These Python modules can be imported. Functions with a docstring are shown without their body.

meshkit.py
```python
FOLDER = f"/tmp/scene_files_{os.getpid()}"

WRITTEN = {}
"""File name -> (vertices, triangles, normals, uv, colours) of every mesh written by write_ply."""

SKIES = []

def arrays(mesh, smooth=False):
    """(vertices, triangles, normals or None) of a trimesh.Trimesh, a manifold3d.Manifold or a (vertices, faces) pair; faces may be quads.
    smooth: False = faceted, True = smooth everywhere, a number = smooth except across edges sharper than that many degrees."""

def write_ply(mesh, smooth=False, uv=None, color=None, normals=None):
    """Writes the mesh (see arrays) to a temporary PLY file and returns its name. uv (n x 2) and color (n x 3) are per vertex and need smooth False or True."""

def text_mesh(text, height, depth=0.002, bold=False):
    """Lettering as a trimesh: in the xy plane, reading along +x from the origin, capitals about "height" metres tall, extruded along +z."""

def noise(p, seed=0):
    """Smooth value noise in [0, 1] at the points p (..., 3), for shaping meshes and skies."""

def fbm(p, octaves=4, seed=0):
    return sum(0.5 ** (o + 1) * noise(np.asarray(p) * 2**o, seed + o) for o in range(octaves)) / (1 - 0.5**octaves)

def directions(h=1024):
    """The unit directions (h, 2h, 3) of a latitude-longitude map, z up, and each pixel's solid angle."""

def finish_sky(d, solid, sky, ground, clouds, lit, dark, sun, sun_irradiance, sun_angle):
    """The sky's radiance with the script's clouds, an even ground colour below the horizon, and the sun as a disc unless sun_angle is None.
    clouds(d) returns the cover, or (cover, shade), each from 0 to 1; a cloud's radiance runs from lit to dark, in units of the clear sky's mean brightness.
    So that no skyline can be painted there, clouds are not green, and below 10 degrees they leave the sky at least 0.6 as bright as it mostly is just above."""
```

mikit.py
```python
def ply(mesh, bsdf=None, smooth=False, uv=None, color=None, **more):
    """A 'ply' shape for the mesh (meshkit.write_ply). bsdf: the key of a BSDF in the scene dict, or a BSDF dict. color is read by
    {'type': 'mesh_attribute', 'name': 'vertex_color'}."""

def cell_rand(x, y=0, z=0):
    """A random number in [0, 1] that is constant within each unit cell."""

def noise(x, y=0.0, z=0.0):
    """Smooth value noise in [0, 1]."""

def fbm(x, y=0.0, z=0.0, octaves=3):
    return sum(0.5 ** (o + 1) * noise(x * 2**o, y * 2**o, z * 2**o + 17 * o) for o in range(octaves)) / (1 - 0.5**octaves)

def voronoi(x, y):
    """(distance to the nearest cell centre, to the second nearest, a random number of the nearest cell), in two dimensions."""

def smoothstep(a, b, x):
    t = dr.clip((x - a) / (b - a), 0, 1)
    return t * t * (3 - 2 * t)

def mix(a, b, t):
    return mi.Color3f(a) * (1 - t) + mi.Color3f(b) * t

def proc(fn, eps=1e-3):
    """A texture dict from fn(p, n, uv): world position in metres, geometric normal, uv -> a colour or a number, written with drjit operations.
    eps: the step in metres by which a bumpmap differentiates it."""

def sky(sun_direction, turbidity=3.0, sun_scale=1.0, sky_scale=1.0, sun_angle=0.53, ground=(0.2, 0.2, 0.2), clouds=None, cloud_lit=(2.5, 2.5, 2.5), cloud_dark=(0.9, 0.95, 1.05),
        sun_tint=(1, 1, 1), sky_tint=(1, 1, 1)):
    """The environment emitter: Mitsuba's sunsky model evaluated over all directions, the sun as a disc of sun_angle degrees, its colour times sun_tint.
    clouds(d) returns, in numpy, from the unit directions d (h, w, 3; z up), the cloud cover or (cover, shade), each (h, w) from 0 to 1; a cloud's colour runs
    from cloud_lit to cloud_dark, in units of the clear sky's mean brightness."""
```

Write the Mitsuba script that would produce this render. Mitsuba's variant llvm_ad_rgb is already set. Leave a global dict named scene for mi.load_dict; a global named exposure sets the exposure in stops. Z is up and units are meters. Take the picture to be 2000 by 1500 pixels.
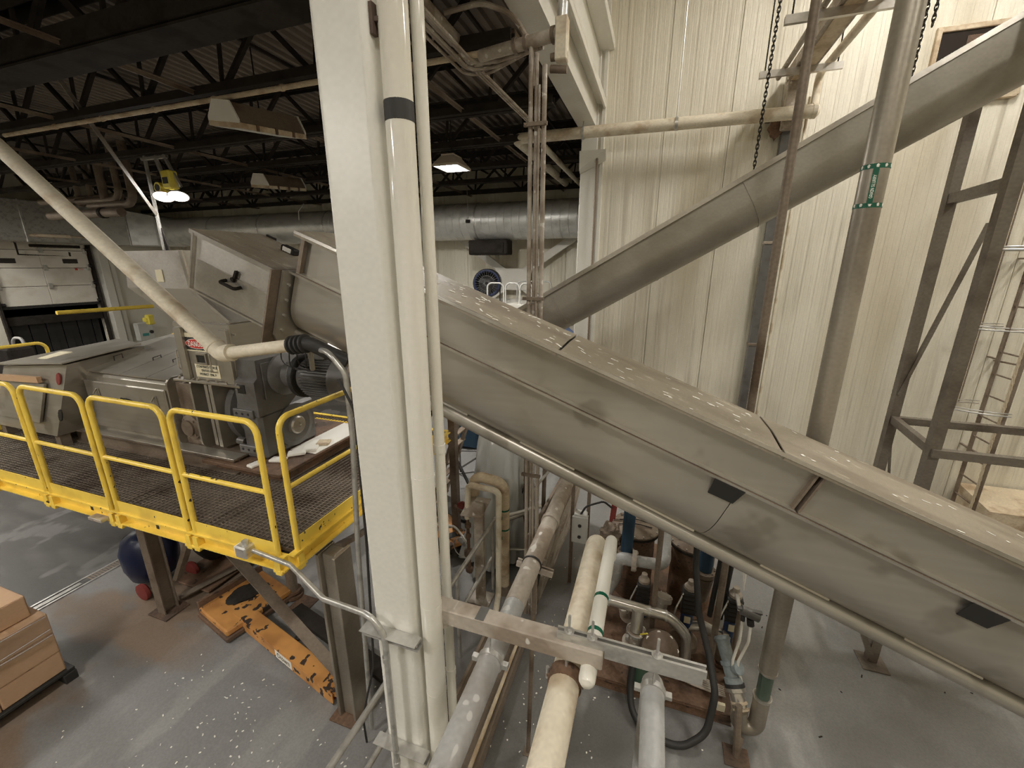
import math, numpy as np, trimesh, drjit as dr, mitsuba as mi, mikit, meshkit
from mikit import noise, fbm, smoothstep, mix, cell_rand, voronoi
from shapely.geometry import Polygon
T = mi.ScalarTransform4f
scene, labels = {}, {}
rng = np.random.default_rng(7)
# ------------------------------------------------------------------ camera, lamps, exposure
YAW, PITCH, CAMZ = math.radians(18.81), math.radians(15.73), 4.1
FWD = (-math.sin(YAW) * math.cos(PITCH), math.cos(YAW) * math.cos(PITCH), -math.sin(PITCH))
scene['camera'] = {'type': 'perspective', 'fov': 2 * math.degrees(math.atan(1000 / 814.16)), 'fov_axis': 'x', 'near_clip': 0.05,
                   'to_world': T().look_at(origin=[0, 0, CAMZ], target=[FWD[0], FWD[1], CAMZ + FWD[2]], up=[0, 0, 1])}
exposure = 0.5
WARM, COOL = (1.0, 0.955, 0.88), (1.0, 0.98, 0.93)
LAMP_HIGH, LAMP_LOW, LAMP_HEAD = 60.0, 80.0, 60.0      # radiance of the high-bay panels, the low-roof panels, the twin heads
# high lamps: centre x, y, z, width (x), length (y)
HIGH_LAMPS = [(2.7, 5.2, 8.8, .6, 1.2, 'over the rising conveyor'), (6.4, 5.2, 8.8, .6, 1.2, 'over the wall ladder'), (0.6, -1.6, 8.8, .6, 1.2, 'behind the camera'), (5.0, -1.6, 8.8, .6, 1.2, 'behind the camera to the right')]
LOW_LAMPS = [(-5.6, 7.8, 5.7, 'hidden behind the cream column'), (-4.2, -2.0, 5.75, 'nearest the camera'), (-9.0, -0.5, 5.75, 'second from the camera'), (-12.8, 2.2, 5.75, 'third from the camera'), (-17.0, 3.9, 5.75, 'close to the dock door wall')]  # the first lamp is added, unseen, to brighten the far wall

# ------------------------------------------------------------------ mesh helpers: every mesh is a pair (vertices, triangles)
def V(*a): return np.array(a, float)
def unit(a):
    a = np.asarray(a, float); return a / np.linalg.norm(a)
def J(*ms):
    vs, fs, n = [], [], 0
    for m in ms:
        if m is None: continue
        vs.append(m[0]); fs.append(m[1] + n); n += len(m[0])
    return np.vstack(vs), np.vstack(fs)
BOXF = np.array([[0, 2, 1], [0, 3, 2], [4, 5, 6], [4, 6, 7], [0, 1, 5], [0, 5, 4], [1, 2, 6], [1, 6, 5], [2, 3, 7], [2, 7, 6], [3, 0, 4], [3, 4, 7]])
def hexa(p8): return np.array(p8, float), BOXF
def bx(x0, x1, y0, y1, z0, z1):
    return hexa([(x0, y0, z0), (x1, y0, z0), (x1, y1, z0), (x0, y1, z0), (x0, y0, z1), (x1, y0, z1), (x1, y1, z1), (x0, y1, z1)])
def hull(pts):
    h = trimesh.convex.convex_hull(np.asarray(pts, float)); return np.array(h.vertices), np.array(h.faces)
def rb(x0, x1, y0, y1, z0, z1, b=.01):
    "box with chamfered edges"
    p = []
    for x, sx in ((x0, 1), (x1, -1)):
        for y, sy in ((y0, 1), (y1, -1)):
            for z, sz in ((z0, 1), (z1, -1)):
                p += [(x + sx * b, y + sy * b, z), (x + sx * b, y, z + sz * b), (x, y + sy * b, z + sz * b)]
    return hull(p)
def mv(m, R=None, t=(0, 0, 0)):
    v = m[0] if R is None else m[0] @ np.asarray(R).T
    return v + np.asarray(t, float), m[1]
def rotz(deg):
    c, s = math.cos(math.radians(deg)), math.sin(math.radians(deg)); return np.array([[c, -s, 0], [s, c, 0], [0, 0, 1.]])
def frame(d, up=(0, 0, 1)):
    d = unit(d); up = np.asarray(up, float)
    if abs(d @ unit(up)) > .999: up = V(0, 1, 0) if abs(d[1]) < .9 else V(1, 0, 0)
    s = unit(np.cross(d, up)); return d, s, np.cross(s, d)
def bar(p, q, w, h, up=(0, 0, 1)):
    "box from p to q, w wide (sideways), h high (along up)"
    p, q = np.asarray(p, float), np.asarray(q, float); d, s, u = frame(q - p, up)
    o = [s * -w / 2 + u * -h / 2, s * w / 2 + u * -h / 2, s * w / 2 + u * h / 2, s * -w / 2 + u * h / 2]
    v = np.array([p + k for k in o] + [q + k for k in o]); f = BOXF[:, ::-1]
    return v, f
def angle_bar(p, q, w, t=.006, up=(0, 0, 1)):
    p, q = np.asarray(p, float), np.asarray(q, float); d, s, u = frame(q - p, up)
    return J(bar(p + u * 0, q + u * 0, w, t, up), bar(p - s * (w / 2 - t / 2) - u * w / 2, q - s * (w / 2 - t / 2) - u * w / 2, t, w, up))
def chan(p, q, w, h, t=.004, up=(0, 0, 1)):
    "strut channel: open along up"
    p, q = np.asarray(p, float), np.asarray(q, float); d, s, u = frame(q - p, up)
    return J(bar(p - u * (h / 2 - t / 2), q - u * (h / 2 - t / 2), w, t, up), bar(p - s * (w / 2 - t / 2), q - s * (w / 2 - t / 2), t, h, up), bar(p + s * (w / 2 - t / 2), q + s * (w / 2 - t / 2), t, h, up),
             bar(p - s * (w / 2 - .006) + u * (h / 2 - .001), q - s * (w / 2 - .006) + u * (h / 2 - .001), .012, t, up), bar(p + s * (w / 2 - .006) + u * (h / 2 - .001), q + s * (w / 2 - .006) + u * (h / 2 - .001), .012, t, up))
def ibeam(p, q, w, h, tw=.008, tf=.012, up=(0, 0, 1)):
    p, q = np.asarray(p, float), np.asarray(q, float); d, s, u = frame(q - p, up)
    return J(bar(p, q, tw, h - 2 * tf, up), bar(p + u * (h / 2 - tf / 2), q + u * (h / 2 - tf / 2), w, tf, up), bar(p - u * (h / 2 - tf / 2), q - u * (h / 2 - tf / 2), w, tf, up))
def fillet(pts, R, k=6):
    pts = [np.asarray(p, float) for p in pts]; out = [pts[0]]
    for a, b, c in zip(pts[:-2], pts[1:-1], pts[2:]):
        u, w = unit(a - b), unit(c - b); ang = math.acos(max(-1, min(1, u @ w)))
        if ang > 3.1: out.append(b); continue
        L = min(R / math.tan(ang / 2), .49 * np.linalg.norm(a - b), .49 * np.linalg.norm(c - b)); r = L * math.tan(ang / 2)
        ctr = b + unit(u + w) * (r / math.sin(ang / 2)); s, e = b + u * L - ctr, b + w * L - ctr
        tot = math.acos(max(-1, min(1, unit(s) @ unit(e))))
        for i in range(k + 1):
            t = i / k; out.append(ctr + (math.sin((1 - t) * tot) * s + math.sin(t * tot) * e) / math.sin(tot))
    out.append(pts[-1]); return out
def tube(pts, r, n=14, bend=0, cap=True, k=6):
    P = np.array(fillet(pts, bend, k) if bend else pts, float)
    keep = np.r_[True, np.linalg.norm(np.diff(P, axis=0), axis=1) > 1e-6]; P = P[keep]
    t = np.diff(P, axis=0); t /= np.linalg.norm(t, axis=1, keepdims=True)
    tan = np.vstack([t[:1], t[:-1] + t[1:], t[-1:]]); tan /= np.linalg.norm(tan, axis=1, keepdims=True) + 1e-12
    a = np.cross(tan[0], (0, 0, 1.) if abs(tan[0][2]) < .9 else (1., 0, 0)); a /= np.linalg.norm(a)
    rr = np.broadcast_to(np.asarray(r, float), (len(P),)); th = np.arange(n) * 2 * math.pi / n; rings = []
    for i in range(len(P)):
        a = a - tan[i] * (a @ tan[i]); a /= np.linalg.norm(a); b = np.cross(tan[i], a)
        sc = 1.0
        if 0 < i < len(P) - 1: sc = 1 / max(.5, math.sqrt((1 + t[i - 1] @ t[i]) / 2))
        rings.append(P[i] + rr[i] * (np.cos(th)[:, None] * a + np.sin(th)[:, None] * b))
    v = np.vstack(rings); i, j = np.meshgrid(np.arange(len(P) - 1), np.arange(n), indexing='ij'); i, j = i.ravel(), j.ravel(); j2 = (j + 1) % n
    f = np.vstack([np.stack([i * n + j, i * n + j2, (i + 1) * n + j2], 1), np.stack([i * n + j, (i + 1) * n + j2, (i + 1) * n + j], 1)])
    if cap:
        m = len(v); v = np.vstack([v, P[0], P[-1]]); k0 = (len(P) - 1) * n; jj = np.arange(n)
        f = np.vstack([f, np.stack([jj * 0 + m, (jj + 1) % n, jj], 1), np.stack([jj * 0 + m + 1, k0 + jj, k0 + (jj + 1) % n], 1)])
    return v, f
def cyl(p, q, r, r2=None, n=18): return tube([p, q], [r, r if r2 is None else r2], n)
def lathe(p, ax, prof, n=28):
    "prof: list of (distance along axis, radius)"
    p, ax = np.asarray(p, float), unit(ax); _, a, b = frame(ax)
    prof = np.asarray(prof, float); th = np.arange(n) * 2 * math.pi / n
    v = np.vstack([p + s * ax + r * (np.cos(th)[:, None] * a + np.sin(th)[:, None] * b) for s, r in prof])
    i, j = np.meshgrid(np.arange(len(prof) - 1), np.arange(n), indexing='ij'); i, j = i.ravel(), j.ravel(); j2 = (j + 1) % n
    f = np.vstack([np.stack([i * n + j, i * n + j2, (i + 1) * n + j2], 1), np.stack([i * n + j, (i + 1) * n + j2, (i + 1) * n + j], 1)])
    m = len(v); v = np.vstack([v, p + prof[0][0] * ax, p + prof[-1][0] * ax]); k0 = (len(prof) - 1) * n; jj = np.arange(n)
    f = np.vstack([f, np.stack([jj * 0 + m, (jj + 1) % n, jj], 1), np.stack([jj * 0 + m + 1, k0 + jj, k0 + (jj + 1) % n], 1)])
    return v, f[:, ::-1]
def ring(p, ax, ri, ro, h, n=28):
    return lathe_open(p, ax, [(0, ri), (0, ro), (h, ro), (h, ri), (0, ri)], n)
def lathe_open(p, ax, prof, n=28):
    v, f = lathe(p, ax, prof, n); return v[:-2], f[:-2 * n]
def ext(poly, o, u, v, w, d):
    "extrude a polygon (2-D points or a shapely polygon) in the plane o + u,v by d along w"
    if not hasattr(poly, 'exterior'): poly = Polygon(poly)
    m = trimesh.creation.extrude_polygon(poly, d, engine='earcut'); q = np.array(m.vertices)
    u, v, w = (np.asarray(k, float) for k in (u, v, w))
    f = np.array(m.faces)
    if np.cross(u, v) @ w < 0: f = f[:, ::-1]
    return np.asarray(o, float) + q[:, :1] * u + q[:, 1:2] * v + q[:, 2:] * w, f
def roundrect(w, h, r, k=4):
    p = []
    for cx, cy, a in ((w - r, h - r, 0), (r, h - r, 90), (r, r, 180), (w - r, r, 270)):
        p += [(cx + r * math.cos(math.radians(a + 90 * i / k)), cy + r * math.sin(math.radians(a + 90 * i / k))) for i in range(k + 1)]
    return p
def sweep(sec, o, u, a, b, s0, s1):
    "closed section (list of (a,b)) swept from s0 to s1 along u, with end caps"
    return ext(sec, np.asarray(o, float) + np.asarray(u) * s0, a, b, u, s1 - s0)
def sheet(sec, t):
    "open polyline made a thin closed section"
    from shapely.geometry import LineString
    return LineString(sec).buffer(t / 2, cap_style=2, join_style=2)
def text(s, h, o, u, v, bold=False, depth=.002):
    m = meshkit.text_mesh(s, h, depth, bold); q = np.array(m.vertices); w = np.cross(u, v)
    return np.asarray(o, float) + q[:, :1] * np.asarray(u, float) + q[:, 1:2] * np.asarray(v, float) + q[:, 2:] * w, np.array(m.faces)
def blob(c, r, sub=2, amp=.15, seed=0, fr=2.):
    m = trimesh.creation.icosphere(sub); v = np.array(m.vertices); k = 1 + amp * (meshkit.fbm(v * fr + seed, 3) * 2 - 1)[:, None]
    return np.asarray(c, float) + v * k * np.asarray(r, float), np.array(m.faces)
def bolts(pts, d, r=.012, h=.012): return J(*[cyl(p, np.asarray(p) + unit(d) * h, r, n=6) for p in pts])
def circ(c, a, b, r, n, ph=0): return [np.asarray(c, float) + r * (math.cos(ph + 2 * math.pi * i / n) * np.asarray(a, float) + math.sin(ph + 2 * math.pi * i / n) * np.asarray(b, float)) for i in range(n)]

# ------------------------------------------------------------------ scene entries
taken = {}
def numbered(name):
    k = taken.get(name, -1) + 1; taken[name] = k
    return name if k == 0 else '%s_%03d' % (name, k)
def thing(name, label=None, cat=None, group=None, kind=None):
    key = numbered(name); d = {}
    if label: d['label'] = label
    if cat: d['category'] = cat
    if group: d['group'] = group
    if kind: d['kind'] = kind
    labels[key] = d; return key
def part(parent, name, mesh, mat, smooth=30, label=None, kind=None, **more):
    key = numbered(parent + '__' + name)
    scene[key] = mikit.ply(mesh, mat, smooth=smooth, **more)
    if label or kind: labels[key] = {k: v for k, v in (('label', label), ('kind', kind)) if v}
    return key
def one(name, mesh, mat, label, cat, group=None, kind=None, smooth=30, **more):
    key = thing(name, label, cat, group, kind); scene[key] = mikit.ply(mesh, mat, smooth=smooth, **more); return key
def struct(name, mesh, mat, label, smooth=30):
    key = numbered(name); scene[key] = mikit.ply(mesh, mat, smooth=smooth); labels[key] = {'label': label, 'category': name.split('_')[0], 'kind': 'structure'}; return key
def struct_empty(name, label):
    key = numbered(name); labels[key] = {'label': label, 'category': name.split('_')[0], 'kind': 'structure'}; return key

# ------------------------------------------------------------------ materials
def mat(name, color, rough=.5, metal=0., bump=None, spec=.5, **kw):
    c = color if isinstance(color, dict) else {'type': 'rgb', 'value': list(color)}
    r = mikit.proc(rough) if callable(rough) else rough
    b = {'type': 'principled', 'base_color': c, 'roughness': r, 'metallic': metal, 'specular': spec, **kw}
    if bump: b = {'type': 'bumpmap', 'arbitrary': mikit.proc(bump[0], bump[2] if len(bump) > 2 else 2e-3), 'scale': bump[1], 'bsdf': b}
    scene[name] = {'type': 'twosided', 'bsdf': b}
def grime(base, dirt, sx=1., sz=1., amt=(.45, .75), fine=.12, spot=None):
    "mottled dirt: patches stretched by sx across and sz along z, fine speckle, and small dark spots"
    def fn(p, n, uv):
        a = fbm(p.x * sx, p.y * sx, p.z * sz, 4)
        c = mix(base, dirt, smoothstep(amt[0], amt[1], a))
        c = c * (1 - fine + 2 * fine * noise(p.x * 60, p.y * 60, p.z * 60))
        if spot is not None:
            c = mix(c, spot, smoothstep(.80, .86, noise(p.x * 21 + 3, p.y * 21, p.z * 21)) * .85)
        return c
    return mikit.proc(fn)
mat('cream_paint', grime((.66, .645, .59), (.59, .565, .50), 1.3, .5, fine=.03), .38)
def wall_color(p, n, uv):
    a = fbm(p.x * 2.2, p.y * 2.2, p.z * .22, 4); st = noise(p.x * 17.4, p.y * 17.4, p.z * .35) * .6 + noise(p.x * 34.8, p.y * 34.8, p.z * .6) * .4
    c = mix((.70, .665, .56), (.55, .50, .39), smoothstep(.42, .8, a))
    c = mix(c, (.40, .36, .28), smoothstep(.5, .8, st) * smoothstep(.45, .65, fbm(p.x * .8 + 3, p.y * .8, p.z * .5, 3)) * .6)
    return c * (.97 + .06 * noise(p.x * 60, p.y * 60, p.z * 60))
mat('wall_paint', mikit.proc(wall_color), .5)
mat('wall_trim', (.66, .63, .54), .5)
mat('door_paint', grime((.78, .74, .66), (.66, .61, .52), 2, 2, fine=.03), .45)
def floor_color(p, n, uv):
    a = fbm(p.x * .7, p.y * .7, 0, 4); b = fbm(p.x * 3 + 9, p.y * 1.2, 2, 4)
    c = mix((.205, .203, .20), (.135, .13, .122), smoothstep(.4, .72, a))
    c = mix(c, (.27, .265, .255), smoothstep(.55, .75, b) * .7)
    rust = smoothstep(.38, .6, fbm(p.x * 1.1 - 4, p.y * 2.2, 5, 4)) * smoothstep(-4.0, -5.0, p.x) * smoothstep(4.2, 3.2, p.y)
    c = mix(c, (.19, .13, .085), rust * .8)
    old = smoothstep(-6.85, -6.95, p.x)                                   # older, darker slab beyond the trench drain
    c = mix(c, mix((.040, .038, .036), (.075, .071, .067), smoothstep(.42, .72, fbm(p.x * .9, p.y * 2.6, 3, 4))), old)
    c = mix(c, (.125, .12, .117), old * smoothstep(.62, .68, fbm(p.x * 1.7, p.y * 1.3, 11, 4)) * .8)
    return c * (.93 + .14 * noise(p.x * 90, p.y * 90))
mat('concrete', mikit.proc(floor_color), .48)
def steel_color(p, n, uv):
    a = fbm(p.x * 1.6, p.y * 1.6, p.z * 1.6, 4); b = noise(p.x * 2.2, p.y * 2.2, p.z * 40)
    c = mix((.42, .392, .342), (.325, .298, .25), smoothstep(.4, .75, a))
    c = mix(c, (.20, .175, .138), smoothstep(.63, .74, fbm(p.x * 3.1 + 7, p.y * 3.1, p.z * 3.1, 4)) * .5)
    return c * (.95 + .1 * b)
mat('stainless', mikit.proc(steel_color), .36, .62)
mat('stainless_pale', grime((.56, .535, .495), (.46, .43, .385), 2.5, 2.5, (.4, .75), .05), .38, .55)
mat('stainless_clean', grime((.56, .53, .48), (.42, .39, .34), 3, 3, fine=.05), .26, .8)
def lid_color(p, n, uv):
    a = fbm(p.x * 1.3, p.y * 5, p.z * 1.3, 4)
    c = mix((.27, .235, .18), (.195, .162, .12), smoothstep(.4, .7, a))
    c = mix(c, (.52, .47, .38), smoothstep(.66, .76, fbm(p.x * 9, p.y * 26, p.z * 9, 3)) * .4)
    return c * (.92 + .16 * noise(p.x * 110, p.y * 110, p.z * 110))
mat('dusty_steel', mikit.proc(lid_color), .55, .15)
def yellow_color(p, n, uv):
    c = mix((.80, .57, .085), (.66, .46, .07), smoothstep(.45, .8, fbm(p.x * 5, p.y * 5, p.z * 5, 3)))
    return mix(c, (.05, .04, .03), smoothstep(.77, .79, fbm(p.x * 34, p.y * 34, p.z * 20, 3)))
mat('yellow_paint', mikit.proc(yellow_color), .36)
def orange_color(p, n, uv):
    c = mix((.52, .25, .075), (.36, .16, .05), smoothstep(.4, .7, fbm(p.x * 4, p.y * 4, p.z * 4, 3)))
    return mix(c, (.045, .03, .022), smoothstep(.62, .64, fbm(p.x * 14, p.y * 14, p.z * 14, 4)))
mat('orange_paint', mikit.proc(orange_color), .5)
mat('galvanized', grime((.56, .55, .52), (.40, .39, .37), 14, 14, fine=.06), .34, .7)
mat('duct_metal', grime((.66, .66, .63), (.52, .52, .49), 5, 5, fine=.05), .36, .35)
mat('dark_steel', grime((.032, .027, .023), (.02, .017, .015), 5, 5), .85, spec=.15)
mat('deck_metal', grime((.19, .16, .132), (.10, .082, .066), 1.2, 1.2, fine=.08), .6, .1)
mat('brown_steel', grime((.22, .175, .135), (.12, .085, .06), 3, 3), .55, .3)
mat('rusty', grime((.145, .085, .052), (.075, .05, .037), 4, 4, fine=.2, spot=(.05, .034, .025)), .75)
mat('steel_pipe', grime((.36, .325, .27), (.23, .20, .16), 3, 1.2, (.4, .7), .06), .38, .6)
mat('pipe_cream', grime((.66, .60, .48), (.47, .38, .265), 5, 5, (.45, .72), .08), .55)
mat('pipe_insul', grime((.56, .47, .34), (.38, .28, .18), 6, 6, (.42, .7), .1), .7)
mat('pipe_gloss', grime((.72, .70, .63), (.64, .61, .53), 3, 1, fine=.02), .09)
mat('pipe_grey', grime((.36, .36, .355), (.28, .26, .24), 4, 4, fine=.08, spot=(.50, .49, .47)), .42)
mat('pipe_dirty', grime((.40, .355, .30), (.25, .20, .155), 5, 5, (.4, .65), .1, (.62, .59, .54)), .55)
mat('white_plain', (.76, .75, .70), .4)
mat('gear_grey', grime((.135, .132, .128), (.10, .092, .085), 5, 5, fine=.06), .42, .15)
mat('black_rubber', (.022, .021, .02), .6)
mat('black_gloss', (.02, .02, .02), .3)
mat('blue_hose', (.012, .038, .07), .65)
mat('stainless_dull', grime((.34, .315, .27), (.25, .225, .18), 1.6, 1.6, (.4, .75), .05), .40, .5)
mat('mill_steel', grime((.21, .185, .155), (.13, .105, .085), 3, 3), .5, .3)
mat('blue_paint', (.015, .04, .11), .45)
mat('navy_plastic', (.012, .018, .05), .38)
mat('red_paint', (.20, .035, .03), .55)
mat('green_tape', (.0, .085, .045), .45)
mat('green_paint', (.045, .085, .055), .45)
mat('bright_yellow', (.80, .68, .10), .4)
mat('cardboard', grime((.50, .325, .20), (.42, .27, .165), 3, 3, fine=.04), .75)
mat('tape_clear', (.44, .28, .165), .25)
mat('chip_white', (.72, .70, .65), .7)
mat('window_dark', (.025, .02, .018), .15)
mat('sign_red', (.55, .06, .05), .4)
mat('sign_cream', (.72, .66, .48), .5)
mat('rope', grime((.50, .43, .31), (.36, .29, .2), 60, 60), .8)
mat('screen_teal', (.05, .25, .25), .2)
mat('grey_plastic', (.50, .50, .47), .45)
mat('blue_grey', grime((.26, .31, .33), (.20, .22, .22), 6, 6), .4)
mat('sky_blue', (.35, .48, .85), .4)
mat('film', {'type': 'rgb', 'value': [.62, .63, .60]}, .16)
scene['plastic_film'] = {'type': 'twosided', 'bsdf': {'type': 'roughplastic', 'diffuse_reflectance': {'type': 'rgb', 'value': [.56, .58, .58]}, 'alpha': .07}}
scene['lamp_steel'] = {'type': 'twosided', 'bsdf': {'type': 'diffuse', 'reflectance': {'type': 'rgb', 'value': [.55, .48, .40]}}}
scene['black_diffuse'] = {'type': 'diffuse', 'reflectance': {'type': 'rgb', 'value': [.02, .02, .02]}}
def lamp(parent, name, mesh, power, tint):
    key = numbered(parent + '__' + name)
    scene[key] = mikit.ply(mesh, 'black_diffuse', emitter={'type': 'area', 'radiance': {'type': 'rgb', 'value': [power * c for c in tint]}})
    return key
#==PART2==
# ================================================================== THE SETTING
XL, YF, YR, XE, YN = -18.5, 12.0, 7.5, 9.0, -7.0        # left wall, far wall, right-hand wall, end wall, near wall
struct('floor', bx(XL - .2, XE + .2, YN - .2, YF + .2, -.3, 0), 'concrete', 'grey stained concrete factory floor', smooth=False)
# right-hand wall: insulated metal panels standing side by side, shallow vertical ribs
w_right = struct_empty('wall_right', 'cream ribbed metal panel wall behind the inclined conveyors')
def ribbed_panel(x0, x1, y, z0, z1, pitch=.0575, depth=.004, sgn=-1):
    xs, n = [], max(2, int(round((x1 - x0 - .02) / pitch)))
    sec = [(x0 + .005, .03), (x0 + .005, 0)]
    for i in range(n):
        a = x0 + .01 + (x1 - x0 - .02) * i / n; b = a + (x1 - x0 - .02) / n
        if i % 3 == 2: sec += [(a + .012, 0), (a + .018, depth), (b - .018, depth), (b - .012, 0)]
        else: sec += [(a + .016, 0), (a + .022, depth * .5), (a + .028, 0)]
    sec += [(x1 - .005, 0), (x1 - .005, .03)]
    return ext(Polygon(sec), (0, y, z0), (1, 0, 0), (0, -sgn, 0), (0, 0, 1), z1 - z0)
px = [-1.02 + .905 * i for i in range(12)]
for a, b in zip(px[:-1], px[1:]):
    part(w_right, 'panel', ribbed_panel(a, b, YR, 0, 9.2), 'wall_paint', smooth=False)
struct('trim_1', bx(-1.02, XE, YR + .03, YR + .2, 0, 9.2), 'wall_trim', 'wall core behind the cream panels', smooth=False)
struct('trim_2', J(rb(-1.36, -1.1, YR - .06, YR + .2, 0, 9.2, .008), rb(-1.1, -1.06, YR - .02, YR + .02, 0, 9.2, .004), rb(-1.06, -1.0, YR - .05, YR + .02, 0, 9.2, .006)), 'cream_paint', 'cream corner trim where the panel wall ends')
# bulkhead between the low roof and the high bay
struct('trim_3', J(bx(-1.41, -1.14, YN, YR + .1, 6.22, 9.2), rb(-1.14, -1.0, YN, YR, 6.53, 6.58, .004), rb(-1.03, -1.0, YN, YR, 6.46, 6.53, .003), rb(-1.14, -.92, YN, YR, 7.24, 7.36, .006), rb(-1.14, -1.05, YN, YR, 7.9, 8.0, .006)), 'cream_paint', 'white boxed beam between the low roof and the high bay')
struct('trim_4', hull([(-1.36, 7.42, 5.55), (-.95, 7.42, 5.72), (-1.36, 7.42, 5.86), (-.95, 7.42, 5.86), (-1.36, 7.3, 5.86), (-.95, 7.3, 5.86), (-1.36, 7.34, 5.6)]), 'cream_paint', 'white bracket under the boxed beam at the wall corner')
# far wall of the low-roofed hall
w_far = struct_empty('wall_far', 'cream panel wall at the far end behind the round duct')
fx = [XL + 1.0 * i for i in range(24)]
for a, b in zip(fx[:-1], fx[1:]):
    part(w_far, 'panel', ribbed_panel(a, b, YF, 0, 6.9, .115, .006), 'wall_paint', smooth=False)
struct('trim_5', bx(XL, 5, YF + .03, YF + .2, 0, 6.9), 'wall_trim', 'wall core of the far wall', smooth=False)
# left wall with the dock door opening (y 6.95..9.45, z 0..4.8)
struct('wall_left', J(bx(XL - .25, XL, YN, 6.95, 0, 6.9), bx(XL - .25, XL, 9.45, YF, 0, 6.9), bx(XL - .25, XL, 6.95, 9.45, 4.85, 6.9)), 'wall_paint', 'wall with the loading dock door at the left', smooth=False)
struct('wall_near', bx(XL, XE, YN - .2, YN, 0, 9.2), 'wall_paint', 'wall behind the camera', smooth=False)
struct('wall_end', bx(XE, XE + .2, YN, YR + .2, 0, 9.2), 'wall_paint', 'end wall of the high bay', smooth=False)
struct('ceiling_1', bx(-1.2, XE, YN, YR + .2, 9.2, 9.3), 'wall_trim', 'high bay ceiling', smooth=False)
# low roof: corrugated deck sheets
roof = struct_empty('ceiling', 'dark corrugated steel roof deck above the joists')
def deck_sheet(x0):
    sec = []
    for i in range(6):
        a = x0 + .15 * i; sec += [(a, 0), (a + .055, 0), (a + .075, .045), (a + .13, .045)]
    sec.append((x0 + .9, 0))
    return ext(sheet(sec, .004), (0, YN, 6.78), (1, 0, 0), (0, 0, 1), (0, 1, 0), YF - YN)
for i in range(20):
    x0 = -1.41 - .9 * (i + 1)
    part(roof, 'deck_sheet', deck_sheet(x0), 'deck_metal', smooth=False)
struct('ceiling_2', bx(XL, -1.4, YN, YF, 6.84, 6.95), 'dark_steel', 'roof above the steel deck', smooth=False)
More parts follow.
